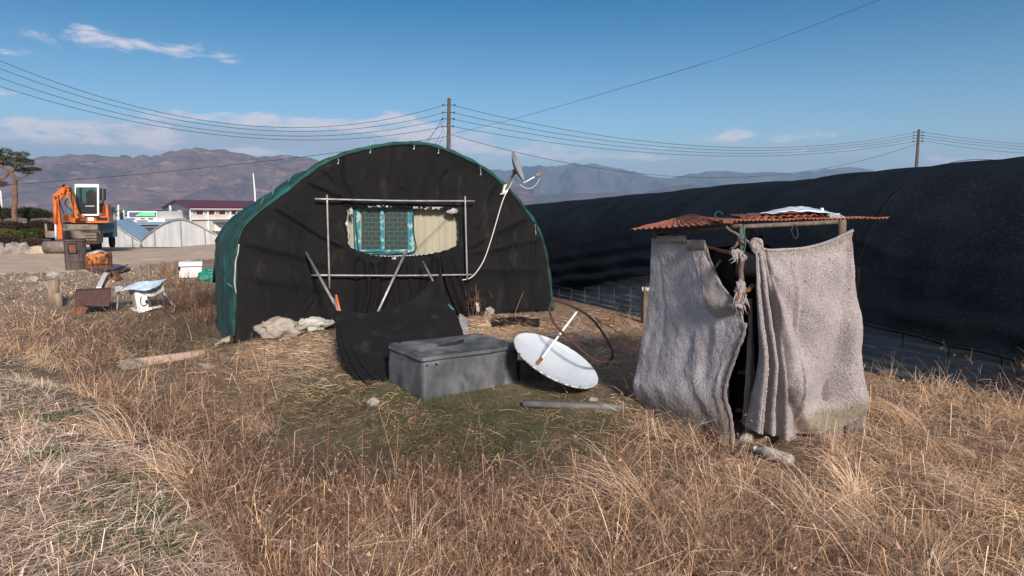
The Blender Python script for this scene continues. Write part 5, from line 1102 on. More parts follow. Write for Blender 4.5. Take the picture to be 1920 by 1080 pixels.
# ============================================================ TRUCK AND EXCAVATOR
Yt = 35.0
tb = WG(140, 476); tr = thing('flatbed_truck', 'blue flatbed truck seen from behind carrying the orange excavator', 'truck', (W(140, 476, 35.2).x, 35.2, g(-22.5, 35.2)), rotz=math.radians(22))
def tl(mb, nm, mt, sm=False, par=tr, **k): return mb.build(nm, M[mt], par, sm, local=True, **k)
tl(MB().box((0, 2.35, 1.03), (2.35, 4.7, .16), bev=.02), 'deck', 'steel'); tl(MB().box((0, 2.9, .78), (.85, 5.6, .26)), 'chassis', 'steel')
tl(MB().box((0, -.03, .98), (2.42, .07, .34), bev=.01), 'rear_sill', 'steel')
tl(MB().box((1.17, 2.35, 1.32), (.05, 4.6, .38)), 'side_board', 'blue')
for k in range(12): tl(MB().box((1.21, .3 + k * .37, 1.32), (.03, .06, .34)), 'board_rib', 'blue')
for sx_ in (-1, 1): tl(MB().box((sx_ * 1.16, .02, 1.30), (.10, .10, .45)), 'corner_post', 'steel')
tl(MB().box((0, 4.72, 1.4), (2.3, .06, .6)), 'headboard', 'steel')
cabm = MB(); ca = [(-1.08, 4.85, .62), (-1.08, 6.5, .62), (-1.08, 6.55, 1.5), (-1.08, 6.25, 2.35), (-1.08, 4.85, 2.40)]; cabm.prism(ca, (2.16, 0, 0)); cab = tl(cabm, 'cab', 'blue')
tl(MB().prism([(1.082, 5.1, 1.55), (1.082, 6.2, 1.55), (1.082, 6.02, 2.2), (1.082, 5.1, 2.2)], (.02, 0, 0)), 'side_window', 'glassd', par=cab); tl(MB().box((0, 4.84, 2.0), (1.5, .02, .5)), 'rear_window', 'glassd', par=cab)
tl(MB().prism([(-.92, 6.46, 1.58), (.92, 6.46, 1.58), (.86, 6.27, 2.26), (-.86, 6.27, 2.26)], (0, .04, .02)), 'windscreen', 'glassd', par=cab); tl(MB().box((1.09, 5.15, 1.45), (.03, .14, .04)), 'door_handle', 'black', par=cab)
mm_ = MB(); mm_.tube([(1.06, 6.2, 2.1), (1.38, 6.15, 2.2), (1.42, 6.1, 1.9)], .02, 6); mm_.box((1.42, 6.08, 1.85), (.2, .06, .42), bev=.02); tl(mm_, 'mirror', 'black')
def wheel(x, y, r=.42, w_=.26):
    R_ = Matrix.Rotation(math.pi / 2, 3, 'Y'); o = tl(MB().lathe([(r * .55, -w_ / 2), (r * .9, -w_ / 2), (r, -w_ * .35), (r, w_ * .35), (r * .9, w_ / 2), (r * .55, w_ / 2)], (x, y, r), 28, R_), 'wheel', 'black', True)
    tl(MB().lathe([(.001, -.05), (r * .3, -.05), (r * .35, .02), (r * .56, .06), (r * .56, -.06), (.001, -.06)], (x, y, r), 20, R_), 'rim', 'steel', True, par=o)
for x in (-.78, .78): wheel(x - .0, 1.3, .42, .42); wheel(x * 1.15, 5.6, .42, .25)
mg = MB(); mg.box((.55, -.06, .62), (.9, .06, .34)); tl(mg, 'rear_guard', 'steel'); tl(MB().box((.35, -.10, .72), (.22, .04, .14)), 'tail_light', 'rust'); tl(MB().box((-.35, -.10, .72), (.22, .04, .14)), 'tail_light', 'rust'); tl(MB().box((0, -.11, .50), (.55, .02, .14)), 'plate', 'cream')
for k in range(2): tl(MB().box((.85 if k else -.85, .5, .55), (.5, .03, .55)), 'mud_flap', 'black')
Ye = 34.6
ex = thing('excavator', 'orange mini excavator with white cab standing on the truck bed, boom bent down left', 'excavator', W(165, 455, Ye))
def ep(px, py, dy=0): return W(px, py, Ye + dy)
def eprism(poly, y0, th, nm, mt, par=ex): return MB().prism([ep(x, y, y0) for x, y in poly], (-.45 * th, th, 0)).build(nm, M[mt], par)
for x0, x1, dy in ((104, 126, .1), (160, 181, .1)):
    mb = MB(); r_ = .32
    c0 = ep((x0 + x1) / 2, 446.5, dy); w_ = (ep(x1, 446, dy).x - ep(x0, 446, dy).x)
    pr = [Vector((c0.x - w_ / 2 - .45 * (.32 + r_ * math.cos(a)), c0.y + .32 + r_ * math.cos(a), c0.z + r_ * math.sin(a))) for a in [math.pi / 2 + math.pi * i / 12 for i in range(13)]] + [Vector((c0.x - w_ / 2 - .45 * (2.0 + r_ * math.cos(a)), c0.y + 2.0 + r_ * math.cos(a), c0.z + r_ * math.sin(a))) for a in [-math.pi / 2 + math.pi * i / 12 for i in range(13)]]
    mb.prism(pr, (w_, 0, 0)); tk_ = mb.build('track', M['steel'], ex)
    for k in range(7):
        a = math.pi / 2 + math.pi * (k + .5) / 7; MB().box(Vector((c0.x - .14 - .45 * (r_ + .015) * math.cos(a), c0.y + .32 + (r_ + .015) * math.cos(a), c0.z + (r_ + .015) * math.sin(a))), (w_ * 1.0, .03, .05)).build('track_shoe', M['darkrust'], tk_)
eprism([(116, 436), (180, 436), (180, 442), (170, 447), (125, 447)], .5, 1.4, 'undercarriage', 'steel')
eprism([(102, 440), (124, 437), (124, 452), (104, 453)], -.25, .1, 'dozer_blade', 'steel')
eprism([(118, 403), (130, 402), (148, 405), (160, 405), (204, 405), (204, 416.5), (190, 418), (140, 418), (118, 414)], .2, 1.7, 'house_body', 'orange')
eprism([(198, 384), (201.5, 384), (204, 404), (198, 405)], .4, 1.3, 'engine_cover', 'orange')
eprism([(138, 416), (150, 410), (160, 405), (146, 400), (136, 403)], -.25, .5, 'boom_mount', 'orange')
# cab
cbx = MB()
def ebar(x0, y0, x1, y1, dy, th, mb): mb.prism([ep(x0, y1, dy), ep(x1, y1, dy), ep(x1, y0, dy), ep(x0, y0, dy)], (-.28 * th, th, 0))
ebar(140, 347, 185, 351, 0, 1.35, cbx); ebar(140, 351, 142.3, 403, 0, .08, cbx); ebar(182, 351, 185, 404.5, 0, .08, cbx); ebar(142.3, 401.5, 182, 404.5, 0, .08, cbx)
s0 = ep(185, 347, 0); s1 = ep(185, 404.5, 0); dr_ = Vector((-.36, 1.30, 0))
def sidep(u0, u1, v0, v1, mb, th=.05):
    f = lambda u, v: s0.lerp(s1, v) + dr_ * u; mb.prism([f(u0, v0), f(u1, v0), f(u1, v1), f(u0, v1)], (-th, .01, 0))
sidep(0, .12, 0, 1, cbx); sidep(.12, 1, 0, .1, cbx); sidep(.12, .93, .50, .58, cbx); sidep(.93, 1, .1, 1, cbx); sidep(.46, .56, .1, 1, cbx); sidep(.12, .93, .90, 1, cbx); sidep(.56, .93, .58, .9, cbx)
cbx.prism([s0, s0 + dr_, ep(140, 347, 0) + dr_, ep(140, 347, 0)], (0, 0, .05)); cabo = cbx.build('cab', M['bwhite'], ex)
ebx = MB(); ebar(142.5, 351, 182, 401.5, .02, .01, ebx); M['cabglass'] = mat('cab_glass', (.03, .09, .10), (.05, .12, .13), rough=.08, scale=.8); ebx.build('front_glass', M['cabglass'], cabo)
g2 = MB(); sidep(.12, .46, .1, .5, g2, .02); sidep(.56, .93, .1, .5, g2, .02); sidep(.12, .46, .58, .9, g2, .02); g2.build('side_glass', M['glassd'], cabo)
wp_ = MB(); wp_.tube([ep(151, 352, -.01), ep(153, 400, -.01)], .05, 6); wp_.build('mullion', M['black'], cabo)
st = MB(); st.blob(ep(171, 373, -.005), (.26, .02, .42), 4, .3); st.build('seat_back', M['black'], cabo, True); MB().box(ep(168, 390, .0), (.75, .05, .5)).build('seat_base', M['black'], cabo); MB().tube([ep(160, 386.5, -.03), ep(177, 386.5, -.03)], .02, 6).build('grab_bar', M['white'], cabo)
# boom: two-part bent box section
eprism([(151, 409), (144, 390), (139, 370), (133, 354), (128, 349), (122, 348), (116, 351), (114, 358), (119, 364), (125, 369), (129, 384), (138, 409)], -.75, .32, 'boom', 'orange')
eprism([(122, 351), (112, 353), (107, 359), (101, 365), (101, 373), (108, 373), (114, 367), (119, 362)], -.95, .26, 'boom_head', 'orange')
MB().tube([ep(113, 375, -1.0), ep(120, 353, -.9)], .09, 8).build('arm_cylinder', M['orange'], ex, True)
eprism([(99, 365), (108, 365), (110, 385), (112, 405), (116, 428), (117, 454), (111, 454), (106, 432), (101, 415), (99.5, 390)], -1.15, .3, 'arm', 'orange')
MB().tube([ep(103.5, 376, -1.25), ep(104, 420, -1.25)], .075, 8).build('bucket_cylinder', M['orange'], ex, True); MB().tube([ep(104, 420, -1.25), ep(105, 448, -1.2)], .045, 8).build('piston_rod', M['white'], ex, True)
for pts in ([(123, 352), (130, 354), (133, 362), (135, 380)], [(117, 362), (112, 372), (114, 385), (120, 400)], [(127, 372), (122, 380), (126, 388), (133, 392)]):
    MB().tube(crv([ep(x, y, -1.02) for x, y in pts], 16), .028, 6).build('hose', M['black'], ex, True)
MB().box(ep(115, 453, -1.1), (.45, .3, .2), .2).build('link', M['darkrust'], ex)
MB().tube([ep(121, 346, -.8), ep(117, 349, -.8)], .05, 6).build('work_light', M['black'], ex)
eprism([(150, 407), (176, 407), (176, 414), (150, 414)], .16, .03, 'side_decal', 'bwhite')
eprism([(181, 408), (201, 408), (201, 413), (181, 413)], .16, .03, 'grille', 'black')
eprism([(118, 417), (190, 418), (190, 421), (118, 420)], .4, 1.2, 'slew_ring', 'black')
MB().tube([ep(137, 408, -.82), ep(133, 380, -.84), ep(128, 362, -.84)], [.07, .07, .035], 8).build('boom_cylinder', M['steel'], ex, True)
MB().tube([ep(193, 386, .5), ep(193, 376, .5)], .045, 8).build('exhaust', M['black'], ex, True)
for (x, y) in ((147, 402), (131, 352), (104, 370), (113, 450)): MB().tube([ep(x, y, -1.2), ep(x, y, -.4)], .075, 10).build('pivot_pin', M['drum'], ex, True)
for x in (205,): MB().tube([ep(x, 404, .3), ep(x, 392, .3), ep(x - 4, 391, .5)], .018, 6).build('handrail', M['black'], ex, True)
# bucket lies on the ground
P = []
bz = g(ep(105, 480, -1.2).x, Ye - 1.2)
for i in range(14):
    a = math.pi * (.15 + 1.25 * i / 13); P.append([Vector((ep(x, 470, -1.2).x, Ye - 1.1 + .30 * math.cos(a), bz + .34 + .30 * math.sin(a) * -1)) for x in (84, 126)])
MB().grid(P).build('bucket', M['steel'], ex, True, solid=.05)
for x in (84, 126):
    c0 = Vector((ep(x, 470, -1.2).x, Ye - 1.1, bz + .34)); MB().prism([c0 + Vector((0, .30 * math.cos(a), -.30 * math.sin(a))) for a in [math.pi * (.15 + 1.25 * i / 9) for i in range(10)]], (.03, 0, 0)).build('bucket_side', M['steel'], ex)
for x in (103, 112, 121): MB().box(ep(x, 462, -1.15), (.06, .3, .35)).build('bucket_lug', M['darkrust'], ex)
# ============================================================ PARKED CARS BEHIND THE SHRUBS
def car(px, Y, mt, lab, rz):
    x = W(px, 440, Y).x; t = thing('parked_car', lab, 'car', (x, Y, g(x, Y)), 'cars behind the garden shrubs', rz)
    def b(mb, nm, m_, par=t, sm=False): return mb.build(nm, M[m_], par, sm, local=True)
    side = [(-2.1, .35), (-2.15, .75), (-1.9, 1.0), (-1.2, 1.08), (-.6, 1.5), (.6, 1.55), (1.3, 1.45), (1.75, 1.0), (2.15, .9), (2.2, .4)]
    body = b(MB().prism([(a, -.82, z) for a, z in side], (0, 1.64, 0)), 'body', mt)
    b(MB().prism([(-1.08, -.835, 1.08), (-.55, -.835, 1.43), (.6, -.835, 1.47), (1.2, -.835, 1.38), (1.5, -.835, 1.06)], (0, 1.67, 0)), 'side_glass', 'glassd', body)
    b(MB().prism([(-1.22, -.68, 1.12), (-.66, -.62, 1.50), (-.66, .62, 1.50), (-1.22, .68, 1.12)], (-.03, 0, .02)), 'windscreen', 'glassd', body)
    for a in (-1.35, 1.35):
        for s_ in (-1, 1): b(MB().lathe([(.001, -.1), (.30, -.1), (.32, 0), (.30, .1), (.001, .1)], (a, s_ * .78, .32), 20, Matrix.Rotation(math.pi / 2, 3, 'X')), 'wheel', 'black', t, True)
    for s_ in (-1, 1): b(MB().box((-2.13, s_ * .6, .72), (.06, .3, .14)), 'headlight', 'white', body)
M['carblue'] = mat('light_blue_paint', (.25, .42, .58), rough=.35)
car(18, 47, 'bwhite', 'white car half hidden behind the pine shrubs at the left edge', .2); car(60, 45, 'carblue', 'light blue car behind the garden shrubs right of the pine trunk', 1.0)
# ============================================================ TREES, SHRUBS, ROCKS
def ribbons(roots, head, e0, e1, ln, wd, cols, nseg=3, tipw=.25, sidev=None):
    n = len(roots); V = np.zeros((n, nseg + 1, 2, 3)); p = roots.copy(); sx_ = -np.sin(head); sy_ = np.cos(head); tw = rng.uniform(-.8, .8, n)
    for k in range(nseg + 1):
        t = k / nseg; w_ = wd * (1 - (1 - tipw) * t); e = e0 + (e1 - e0) * t
        s = np.stack([sx_ * np.cos(tw) - np.cos(head) * np.sin(tw) * np.sin(e), sy_ * np.cos(tw) - np.sin(head) * np.sin(tw) * np.sin(e), np.sin(tw) * np.cos(e)], 1) * (w_ / 2)[:, None]
        V[:, k, 0] = p - s; V[:, k, 1] = p + s
        em = e + (e1 - e0) / nseg * .5; d = np.stack([np.cos(head) * np.cos(em), np.sin(head) * np.cos(em), np.sin(em)], 1); p = p + d * (ln / nseg)[:, None]
    base = (np.arange(n) * (nseg + 1) * 2)[:, None]; Q = []
    for k in range(nseg): Q.append(np.stack([base[:, 0] + 2 * k, base[:, 0] + 2 * k + 1, base[:, 0] + 2 * k + 3, base[:, 0] + 2 * k + 2], 1))
    Q = np.stack(Q, 1).reshape(-1, 4); C = np.repeat(cols, (nseg + 1) * 2, 0)
    return V.reshape(-1, 3), Q, C
class RB:
    def __init__(s): s.V = []; s.Q = []; s.C = []; s.n = 0
    def add(s, *a, **k):
        V_, Q_, C_ = ribbons(*a, **k); s.V.append(V_); s.Q.append(Q_ + s.n); s.C.append(C_); s.n += len(V_)
    def build(s, name, mt, parent=None):
        V_ = np.concatenate(s.V)
        if parent is not None: V_ = V_ - np.array(parent.location)
        o = npmesh(name, V_, np.concatenate(s.Q), mt, np.concatenate(s.C))
        if parent is not None: o.parent = parent
        return o
def pick(pal, n, var=.2):
    pal = np.array(pal); c = pal[rng.integers(0, len(pal), n)]; return np.clip(c * rng.uniform(1 - var, 1 + var, (n, 1)), .004, .9)
def tuft(rb, centers, radii, n_each, ln, wd, pal, elev=(-.2, 1.2)):
    for c, r in zip(centers, radii):
        n = int(n_each * r[0] * r[1] * 4) + 20; v = rng.normal(size=(n, 3)); v /= np.linalg.norm(v, axis=1)[:, None]; v *= rng.uniform(.35, 1, (n, 1)) ** .5
        roots = np.array(c) + v * np.array(r); hd = np.arctan2(v[:, 1], v[:, 0]) + rng.uniform(-1, 1, n); e = rng.uniform(*elev, n)
        rb.add(roots, hd, e, e + rng.uniform(-.3, .3, n), rng.uniform(.6, 1.3, n) * ln, np.full(n, wd), pick(pal, n, .35), nseg=1, tipw=.5)
GP = [(.035, .045, .018), (.05, .06, .022), (.022, .030, .014), (.075, .07, .03)]
Yq = 40; q = W(30, 440, Yq); pine = thing('pine_tree', 'tall red-trunked pine with flat dark pads at the left edge', 'tree', (q.x, Yq, g(q.x, Yq)))
def w4(px, py, dy=0): return W(px, py, Yq + dy)
tm = MB(); tm.tube(crv([Vector((q.x, Yq, g(q.x, Yq) - .2)), w4(27, 400), w4(29, 375), w4(28, 350), w4(30, 336)], 20), [.15] * 6 + [.13] * 8 + [.11] * 6, 10)
for pts, r in (([(30, 340), (25, 330), (18, 322), (8, 315), (-6, 312)], .11), ([(22, 326), (28, 315), (36, 308), (42, 300)], .06), ([(30, 338), (40, 333), (52, 328), (66, 320)], .05), ([(8, 316), (4, 305), (10, 292)], .06), ([(17, 323), (10, 332), (0, 338), (-14, 338)], .08)):
    tm.tube(crv([w4(*p) for p in pts], 14), [r * (1 - .6 * i / 13) for i in range(14)], 7)
tm.build('trunk', M['bark'], pine, True)
rb = RB(); cs = []; rs = []
for (x, y, rx, ry) in ((8, 284, 12, 7), (0, 296, 16, 8), (28, 290, 12, 5), (44, 290, 10, 6), (20, 300, 18, 7), (48, 303, 14, 6), (32, 311, 12, 6), (60, 318, 16, 5), (40, 320, 12, 5), (52, 325, 9, 3), (-14, 286, 16, 10), (-20, 306, 18, 10), (2, 346, 13, 7), (-16, 338, 16, 8), (56, 308, 8, 4), (12, 308, 10, 5), (40, 297, 9, 4)):
    c_ = w4(x, y, rng.uniform(-.5, .5)); cs.append(c_); rs.append((rx / F * Yq, rx / F * Yq * .9, ry / F * Yq * .75))
tuft(rb, cs, rs, 650, .12, .024, GP + [(.09, .085, .04), (.12, .11, .05)], (.1, 1.3)); rb.build('crown', M['leafd'], pine)
# low pines / dark evergreens behind
for k, (cl_, lab, Y) in enumerate([([(0, 398, 24, 8), (-30, 390, 26, 10), (15, 405, 18, 5)], 'low green pine bough behind the pine trunk at the left edge', 43), ([(50, 397, 22, 7), (72, 399, 16, 6), (86, 404, 12, 6), (60, 405, 22, 5), (35, 402, 12, 5)], 'low spreading dark pine between the tall pine and the excavator', 42)]):
    q = W(cl_[0][0], 440, Y); t = thing('low_pine', lab, 'tree', (q.x, Y, g(q.x, Y))); rb = RB()
    tuft(rb, [W(x, y, Y) for x, y, a, b in cl_], [(a / F * Y, a / F * Y, b / F * Y) for x, y, a, b in cl_], 700, .15, .035, GP); rb.build('crown', M['leafd'], t)
    MB().tube([Vector((q.x, Y, g(q.x, Y))), W(cl_[0][0] + 4, 405, Y)], .09, 7).build('trunk', M['bark'], t, True)
BR_ = [(.055, .03, .025), (.08, .045, .035), (.035, .022, .02), (.06, .04, .022)]
GR_ = [(.045, .06, .015), (.07, .085, .022), (.03, .04, .012)]
OG_ = [(.12, .13, .03), (.16, .14, .04), (.08, .09, .02)]
for k, (x, y, rx, ry, pal, lab, Y) in enumerate([(5, 438, 26, 8, OG_, 'yellow-green clipped shrub at the far left edge', 36), (65, 438, 28, 9, GR_, 'wide dark green clipped shrub left of the truck', 37.5), (48, 443, 12, 7, OG_[:1] + GR_, 'small rounded green shrub between two bigger ones', 36),
        (15, 424, 30, 9, BR_, 'dark brown shrub under the pine', 38), (75, 422, 20, 9, BR_, 'dark brown shrub beside the light blue car', 39), (10, 456, 34, 12, BR_, 'low brown leafless hedge above the rocks at the left', 35), (62, 458, 26, 11, BR_[:2] + [(.10, .07, .05)], 'low brown brush above the rocks beside the excavator bucket', 35), (96, 436, 12, 12, BR_, 'small dark shrub behind the truck corner', 38)]):
    c_ = W(x, y, Y); q = g(c_.x, Y); t = thing('shrub', lab, 'shrub', (c_.x, Y, q), 'garden shrubs by the road'); rb = RB()
    tuft(rb, [c_, c_ + Vector((rx / F * Y * .4, 0, -.05)), c_ - Vector((rx / F * Y * .4, 0, .05))], [(rx / F * Y * .75, .7, ry / F * Y)] * 3, 1500, .09, .03, pal, (-.3, 1.5)); rb.build('leaves', M['leafd'], t)
    MB().tube([Vector((c_.x, Y, q - .1)), c_], .04, 6).build('stem', M['bark'], t)
for i, x in enumerate([-40, -22, -6, 6, 15, 24, 33, 42, 50, 57]):
    r_ = [.42, .38, .36, .34, .26, .36, .30, .34, .28, .20][i]; p = W(x, 478 - (i % 3), 33.5); p.z = g(p.x, 33.5) + r_ * .5
    one(MB().blob(p, (r_, r_, r_ * (.9 + .2 * (i % 2))), seed=i + 60, amp=.5, n=3, fr=1.1), 'boulder', M['stone'], 'boulder in the low rock edging under the brown hedge at the left', 'boulder', 'boulders edging the road')
p = W(75, 478, 33.8); one(MB().blob((p.x, 33.8, g(p.x, 33.8) + .1), (.8, .5, .28), 77, .5), 'soil_mound', M['sand'], 'low soil heap between the boulders and the excavator bucket', 'soil heap', smooth=True)
# ============================================================ VEGETATION (uncountable: one object per kind)
STRAW = [(.56, .39, .26), (.45, .305, .20), (.68, .51, .37), (.29, .19, .13), (.57, .43, .32), (.38, .27, .20), (.60, .38, .20)]
GREYST = [(.54, .43, .34), (.44, .35, .28), (.66, .55, .45), (.31, .23, .18), (.56, .43, .32), (.19, .135, .10)]
WEED = [(.20, .10, .058), (.29, .165, .10), (.36, .22, .135), (.09, .052, .036), (.46, .30, .19)]
RED = [(.17, .09, .06), (.23, .13, .09), (.09, .055, .042), (.30, .19, .13)]
GRN = [(.05, .085, .025), (.075, .12, .035), (.03, .055, .018), (.09, .11, .04)]
DKB = [(.075, .05, .034), (.11, .075, .05), (.05, .033, .024), (.16, .11, .075)]
def inpoly(x, y, poly):
    c = np.zeros(len(x), bool); n = len(poly)
    for i in range(n):
        x0, y0 = poly[i]; x1, y1 = poly[(i + 1) % n]; m = ((y0 > y) != (y1 > y)); xi = (x1 - x0) * (y - y0) / ((y1 - y0) if y1 != y0 else 1e-9) + x0; c ^= m & (x < xi)
    return c
roadpoly = [(p.x, p.y) for p in fr[::8]] + [(p.x, p.y) for p in bk[::-8]]
shedp = [(Fc + dF * .02 + dS * .02), Rc_, Rc_ + dS * 1.35, Fc + dS * 1.35]; shedp = [(p.x, p.y) for p in shedp]
tankp = [tk_p(.02, .02, 0), tk_p(lenx - .02, .02, 0), tk_p(lenx - .02, leny, 0), tk_p(.02, leny, 0)]; tankp = [(p.x, p.y) for p in tankp]
def sample(n, y0=1.7, y1=22, pw=1.7, xr=1.05):
    u = rng.uniform(0, 1, n); k = 1 - pw; y = (y0 ** k + u * (y1 ** k - y0 ** k)) ** (1 / k); x = rng.uniform(-1, 1, n) * (y * xr + 1.0)
    ok = np.ones(n, bool); hu, hv = house_uv(x, y); ok &= ~((hu > -.15) & (hu < 5.95) & (hv > -.05) & (hv < 6)); tl_, ts_ = tun_st(x, y); ok &= ~((tl_ > -.02) & (tl_ < 6.3) & (ts_ < 9.2) & (ts_ > -12)); ok &= ~((tl_ > 0) & (ts_ < 2))
    ok &= ~inpoly(x, y, roadpoly) & ~inpoly(x, y, shedp) & ~inpoly(x, y, tankp)
    x = x[ok]; y = y[ok]; z = zf(x, y); px, py = proj(x, y, z); return x, y, z, px, py
def keep(x, y, z, px, py, w_): m = rng.uniform(0, 1, len(x)) < w_; return x[m], y[m], z[m], px[m], py[m]
def wscale(y): return np.maximum(1, y / 6.0)
def wF(px, py):
    b_ = bank(px, py); m = moss(px, py)
    weed = ((~b_) & (px < 1180)).astype(float) * np.clip((py - 600) / 60, 0, 1) * np.clip(1 - m * 1.3, 0, 1)
    weed *= np.clip(1 - gs(px, py, 560, 655, 150, 45) * 1.2, 0, 1)
    weed = np.where(px > 520, weed * np.clip((py - 850) / 70, .04, 1), weed)
    weed = np.maximum(weed, gs(px, py, 1300, 1060, 330, 80) * .8); weed = np.maximum(weed, gs(px, py, 1180, 960, 260, 70) * .5)
    return b_, m, np.clip(weed, 0, 1)
def add_zone(rb, n, wfn, pal, ln, wd, e0, e1, hdf=None, y0=1.7, y1=22, pw=1.7, nseg=3, tipw=.3, dz=0.0, clump=None, var=.25):
    x, y, z, px, py = sample(n, y0, y1, pw)
    w_ = wfn(x, y, px, py)
    if clump: w_ = w_ * np.clip(.55 + clump[1] * nzarr(x, y, clump[0], int(clump[0] * 10)), 0, 1)
    x, y, z, px, py = keep(x, y, z, px, py, w_); m = len(x)
    if not m: return
    ws = wscale(y); hd = rng.uniform(0, 6.283, m) if hdf is None else hdf(x, y, m)
    z = z + rng.uniform(0, 1, m) * dz * 1.0 - .01
    cc_ = pick(pal, m, var) * ((1 + .28 * nzarr(x, y, 1.7, 21) + .22 * nzarr(x, y, 5.5, 22)) * tone_c(px, py))[:, None].clip(.35, 1.7)
    rb.add(np.stack([x, y, z], 1), hd, rng.uniform(*e0, m), rng.uniform(*e1, m), rng.uniform(*ln, m), rng.uniform(*wd, m) * ws * 1.25, np.clip(cc_ * 1.12, .004, .9), nseg=nseg, tipw=tipw)
M['blade'] = mat('dry_blades', (0, 0, 0), attr=True, rough=.65, spec=.25)
D_ = DENS

def tone_c(px, py):              # darker growth in the ditch middle
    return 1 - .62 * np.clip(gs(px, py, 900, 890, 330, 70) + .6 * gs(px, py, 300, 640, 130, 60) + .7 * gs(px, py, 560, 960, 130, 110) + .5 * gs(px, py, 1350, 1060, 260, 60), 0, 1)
def add_broken(rb, n_, wfn, pal, ln, wd, y0=1.8, y1=11, dz=.15):
    x, y, z, px, py = sample(n_, y0, y1, 1.7); x, y, z, px, py = keep(x, y, z, px, py, wfn(x, y, px, py)); m = len(x)
    if not m: return
    hd = rng.uniform(0, 6.283, m); e = rng.uniform(.3, 1.5, m); L0 = rng.uniform(*ln, m); w_ = rng.uniform(*wd, m) * wscale(y); c_ = np.clip(pick(pal, m, .25) * 1.15, .004, .9); z = z + rng.uniform(0, dz, m) * .3
    r0 = np.stack([x, y, z], 1); rb.add(r0, hd, e, e, L0, w_, c_, nseg=1, tipw=.9)
    tip = r0 + np.stack([np.cos(hd) * np.cos(e), np.sin(hd) * np.cos(e), np.sin(e)], 1) * L0[:, None]; h2 = hd + rng.uniform(-1.6, 1.6, m); e2 = rng.uniform(-1.3, .3, m)
    rb.add(tip, h2, e2, e2 - rng.uniform(0, .4, m), L0 * rng.uniform(.4, 1.2, m), w_ * .9, c_, nseg=2, tipw=.3)
def add_litter(rb, n_, wfn, pal, s_, y0=1.8, y1=11, dz=.05):
    x, y, z, px, py = sample(n_, y0, y1, 1.7); x, y, z, px, py = keep(x, y, z, px, py, wfn(x, y, px, py)); m = len(x)
    if not m: return
    L0 = rng.uniform(*s_, m); e = rng.uniform(-.5, .8, m); rb.add(np.stack([x, y, z + .01 + rng.uniform(0, dz, m)], 1), rng.uniform(0, 6.283, m), e, e + rng.uniform(-1, 1, m), L0, L0 * rng.uniform(.25, .6, m), np.clip(pick(pal, m, .3), .004, .9), nseg=3, tipw=.25)
def add_clumps(rb, nc, per, wfn, pal, ln, wd, spread, e0, droop, y0=1.8, y1=12, pw=1.7, nseg=5, rad=.05):
    x, y, z, px, py = sample(nc, y0, y1, pw); x, y, z, px, py = keep(x, y, z, px, py, wfn(x, y, px, py)); m = len(x)
    if not m: return
    k = rng.integers(per // 2, per * 2, m); i = np.repeat(np.arange(m), k); n = len(i)
    hd = rng.uniform(0, 6.283, m)[i] + rng.normal(0, spread, n); L0 = rng.uniform(*ln, m)[i] * rng.uniform(.4, 1.1, n); br_ = rng.uniform(.4, 1.55, m)[i][:, None]; pc = pick(pal, m, .1)[i] * .6 + pick(pal, n, .25) * .4
    r0 = np.stack([x[i] + rng.normal(0, rad, n), y[i] + rng.normal(0, rad, n), z[i] - .01], 1); a0 = rng.uniform(*e0, n)
    rb.add(r0, hd, a0, a0 - rng.uniform(*droop, n), L0, rng.uniform(*wd, n) * wscale(y)[i], np.clip(pc * br_ * 1.2 * tone_c(px, py)[i][:, None], .004, .9), nseg=nseg, tipw=.25)
# fallen straw mat on the mown bank
rb = RB()
bw = lambda x, y, px, py: bank(px, py) * 1.0
flow = lambda x, y, m: .5 + 2.2 * nzarr(x, y, 1.3, 31) + rng.normal(0, 1.2, m)
add_zone(rb, int(150000 * D_), bw, GREYST, (.06, .26), (.0016, .0036), (.0, .4), (-.4, .1), flow, y1=14, dz=.045)
add_zone(rb, int(110000 * D_), bw, GREYST + WEED, (.04, .18), (.0016, .0034), (-.1, .7), (-.6, .3), None, y1=14, dz=.05)
add_zone(rb, int(26000 * D_), bw, GREYST, (.04, .12), (.0025, .0045), (.5, 1.4), (.1, 1.3), None, y1=10, clump=(5, .9))
add_clumps(rb, int(900 * D_), 40, bw, GREYST + STRAW, (.10, .28), (.0018, .0034), .9, (.1, 1.2), (.2, 1.2), y1=10)
add_broken(rb, int(9000 * D_), bw, GREYST + STRAW, (.04, .14), (.0022, .0042)); add_litter(rb, int(16000 * D_), bw, DKB + WEED + GREYST, (.012, .04))
tag(rb.build('cut_straw', M['blade']), 'pale cut straw matted flat on the mown bank at the left', 'straw', kind='stuff')
# tangled brown weeds in the ditch
rb = RB(); weedw = lambda x, y, px, py: wF(px, py)[2]
add_zone(rb, int(230000 * D_), weedw, WEED, (.06, .26), (.0014, .0028), (-.3, 1.2), (-1.1, 1.2), None, dz=.24, y1=13, clump=(2.2, .55))
add_zone(rb, int(90000 * D_), weedw, RED + DKB, (.05, .18), (.0014, .0028), (-.2, 1.4), (-1.2, 1.4), None, dz=.28, y1=13, clump=(3.1, .7))
add_zone(rb, int(16000 * D_), weedw, STRAW + [(.58, .46, .34)], (.22, .60), (.0020, .0042), (.2, 1.4), (-.7, .9), None, y1=13, nseg=5, dz=.1, clump=(1.6, .8))
add_zone(rb, int(60000 * D_), weedw, DKB, (.03, .10), (.004, .009), (-.6, 1.3), (-1, 1), None, dz=.25, y1=13, nseg=2, clump=(4.2, .9))
add_clumps(rb, int(150 * D_), 70, weedw, STRAW[:3], (.40, .75), (.0024, .0044), .45, (.8, 1.4), (1.2, 2.3), y1=10, nseg=7, rad=.04)
add_clumps(rb, int(1500 * D_), 34, weedw, WEED + STRAW, (.22, .55), (.0018, .0034), .9, (.5, 1.5), (.2, 1.5), y1=13, nseg=6)
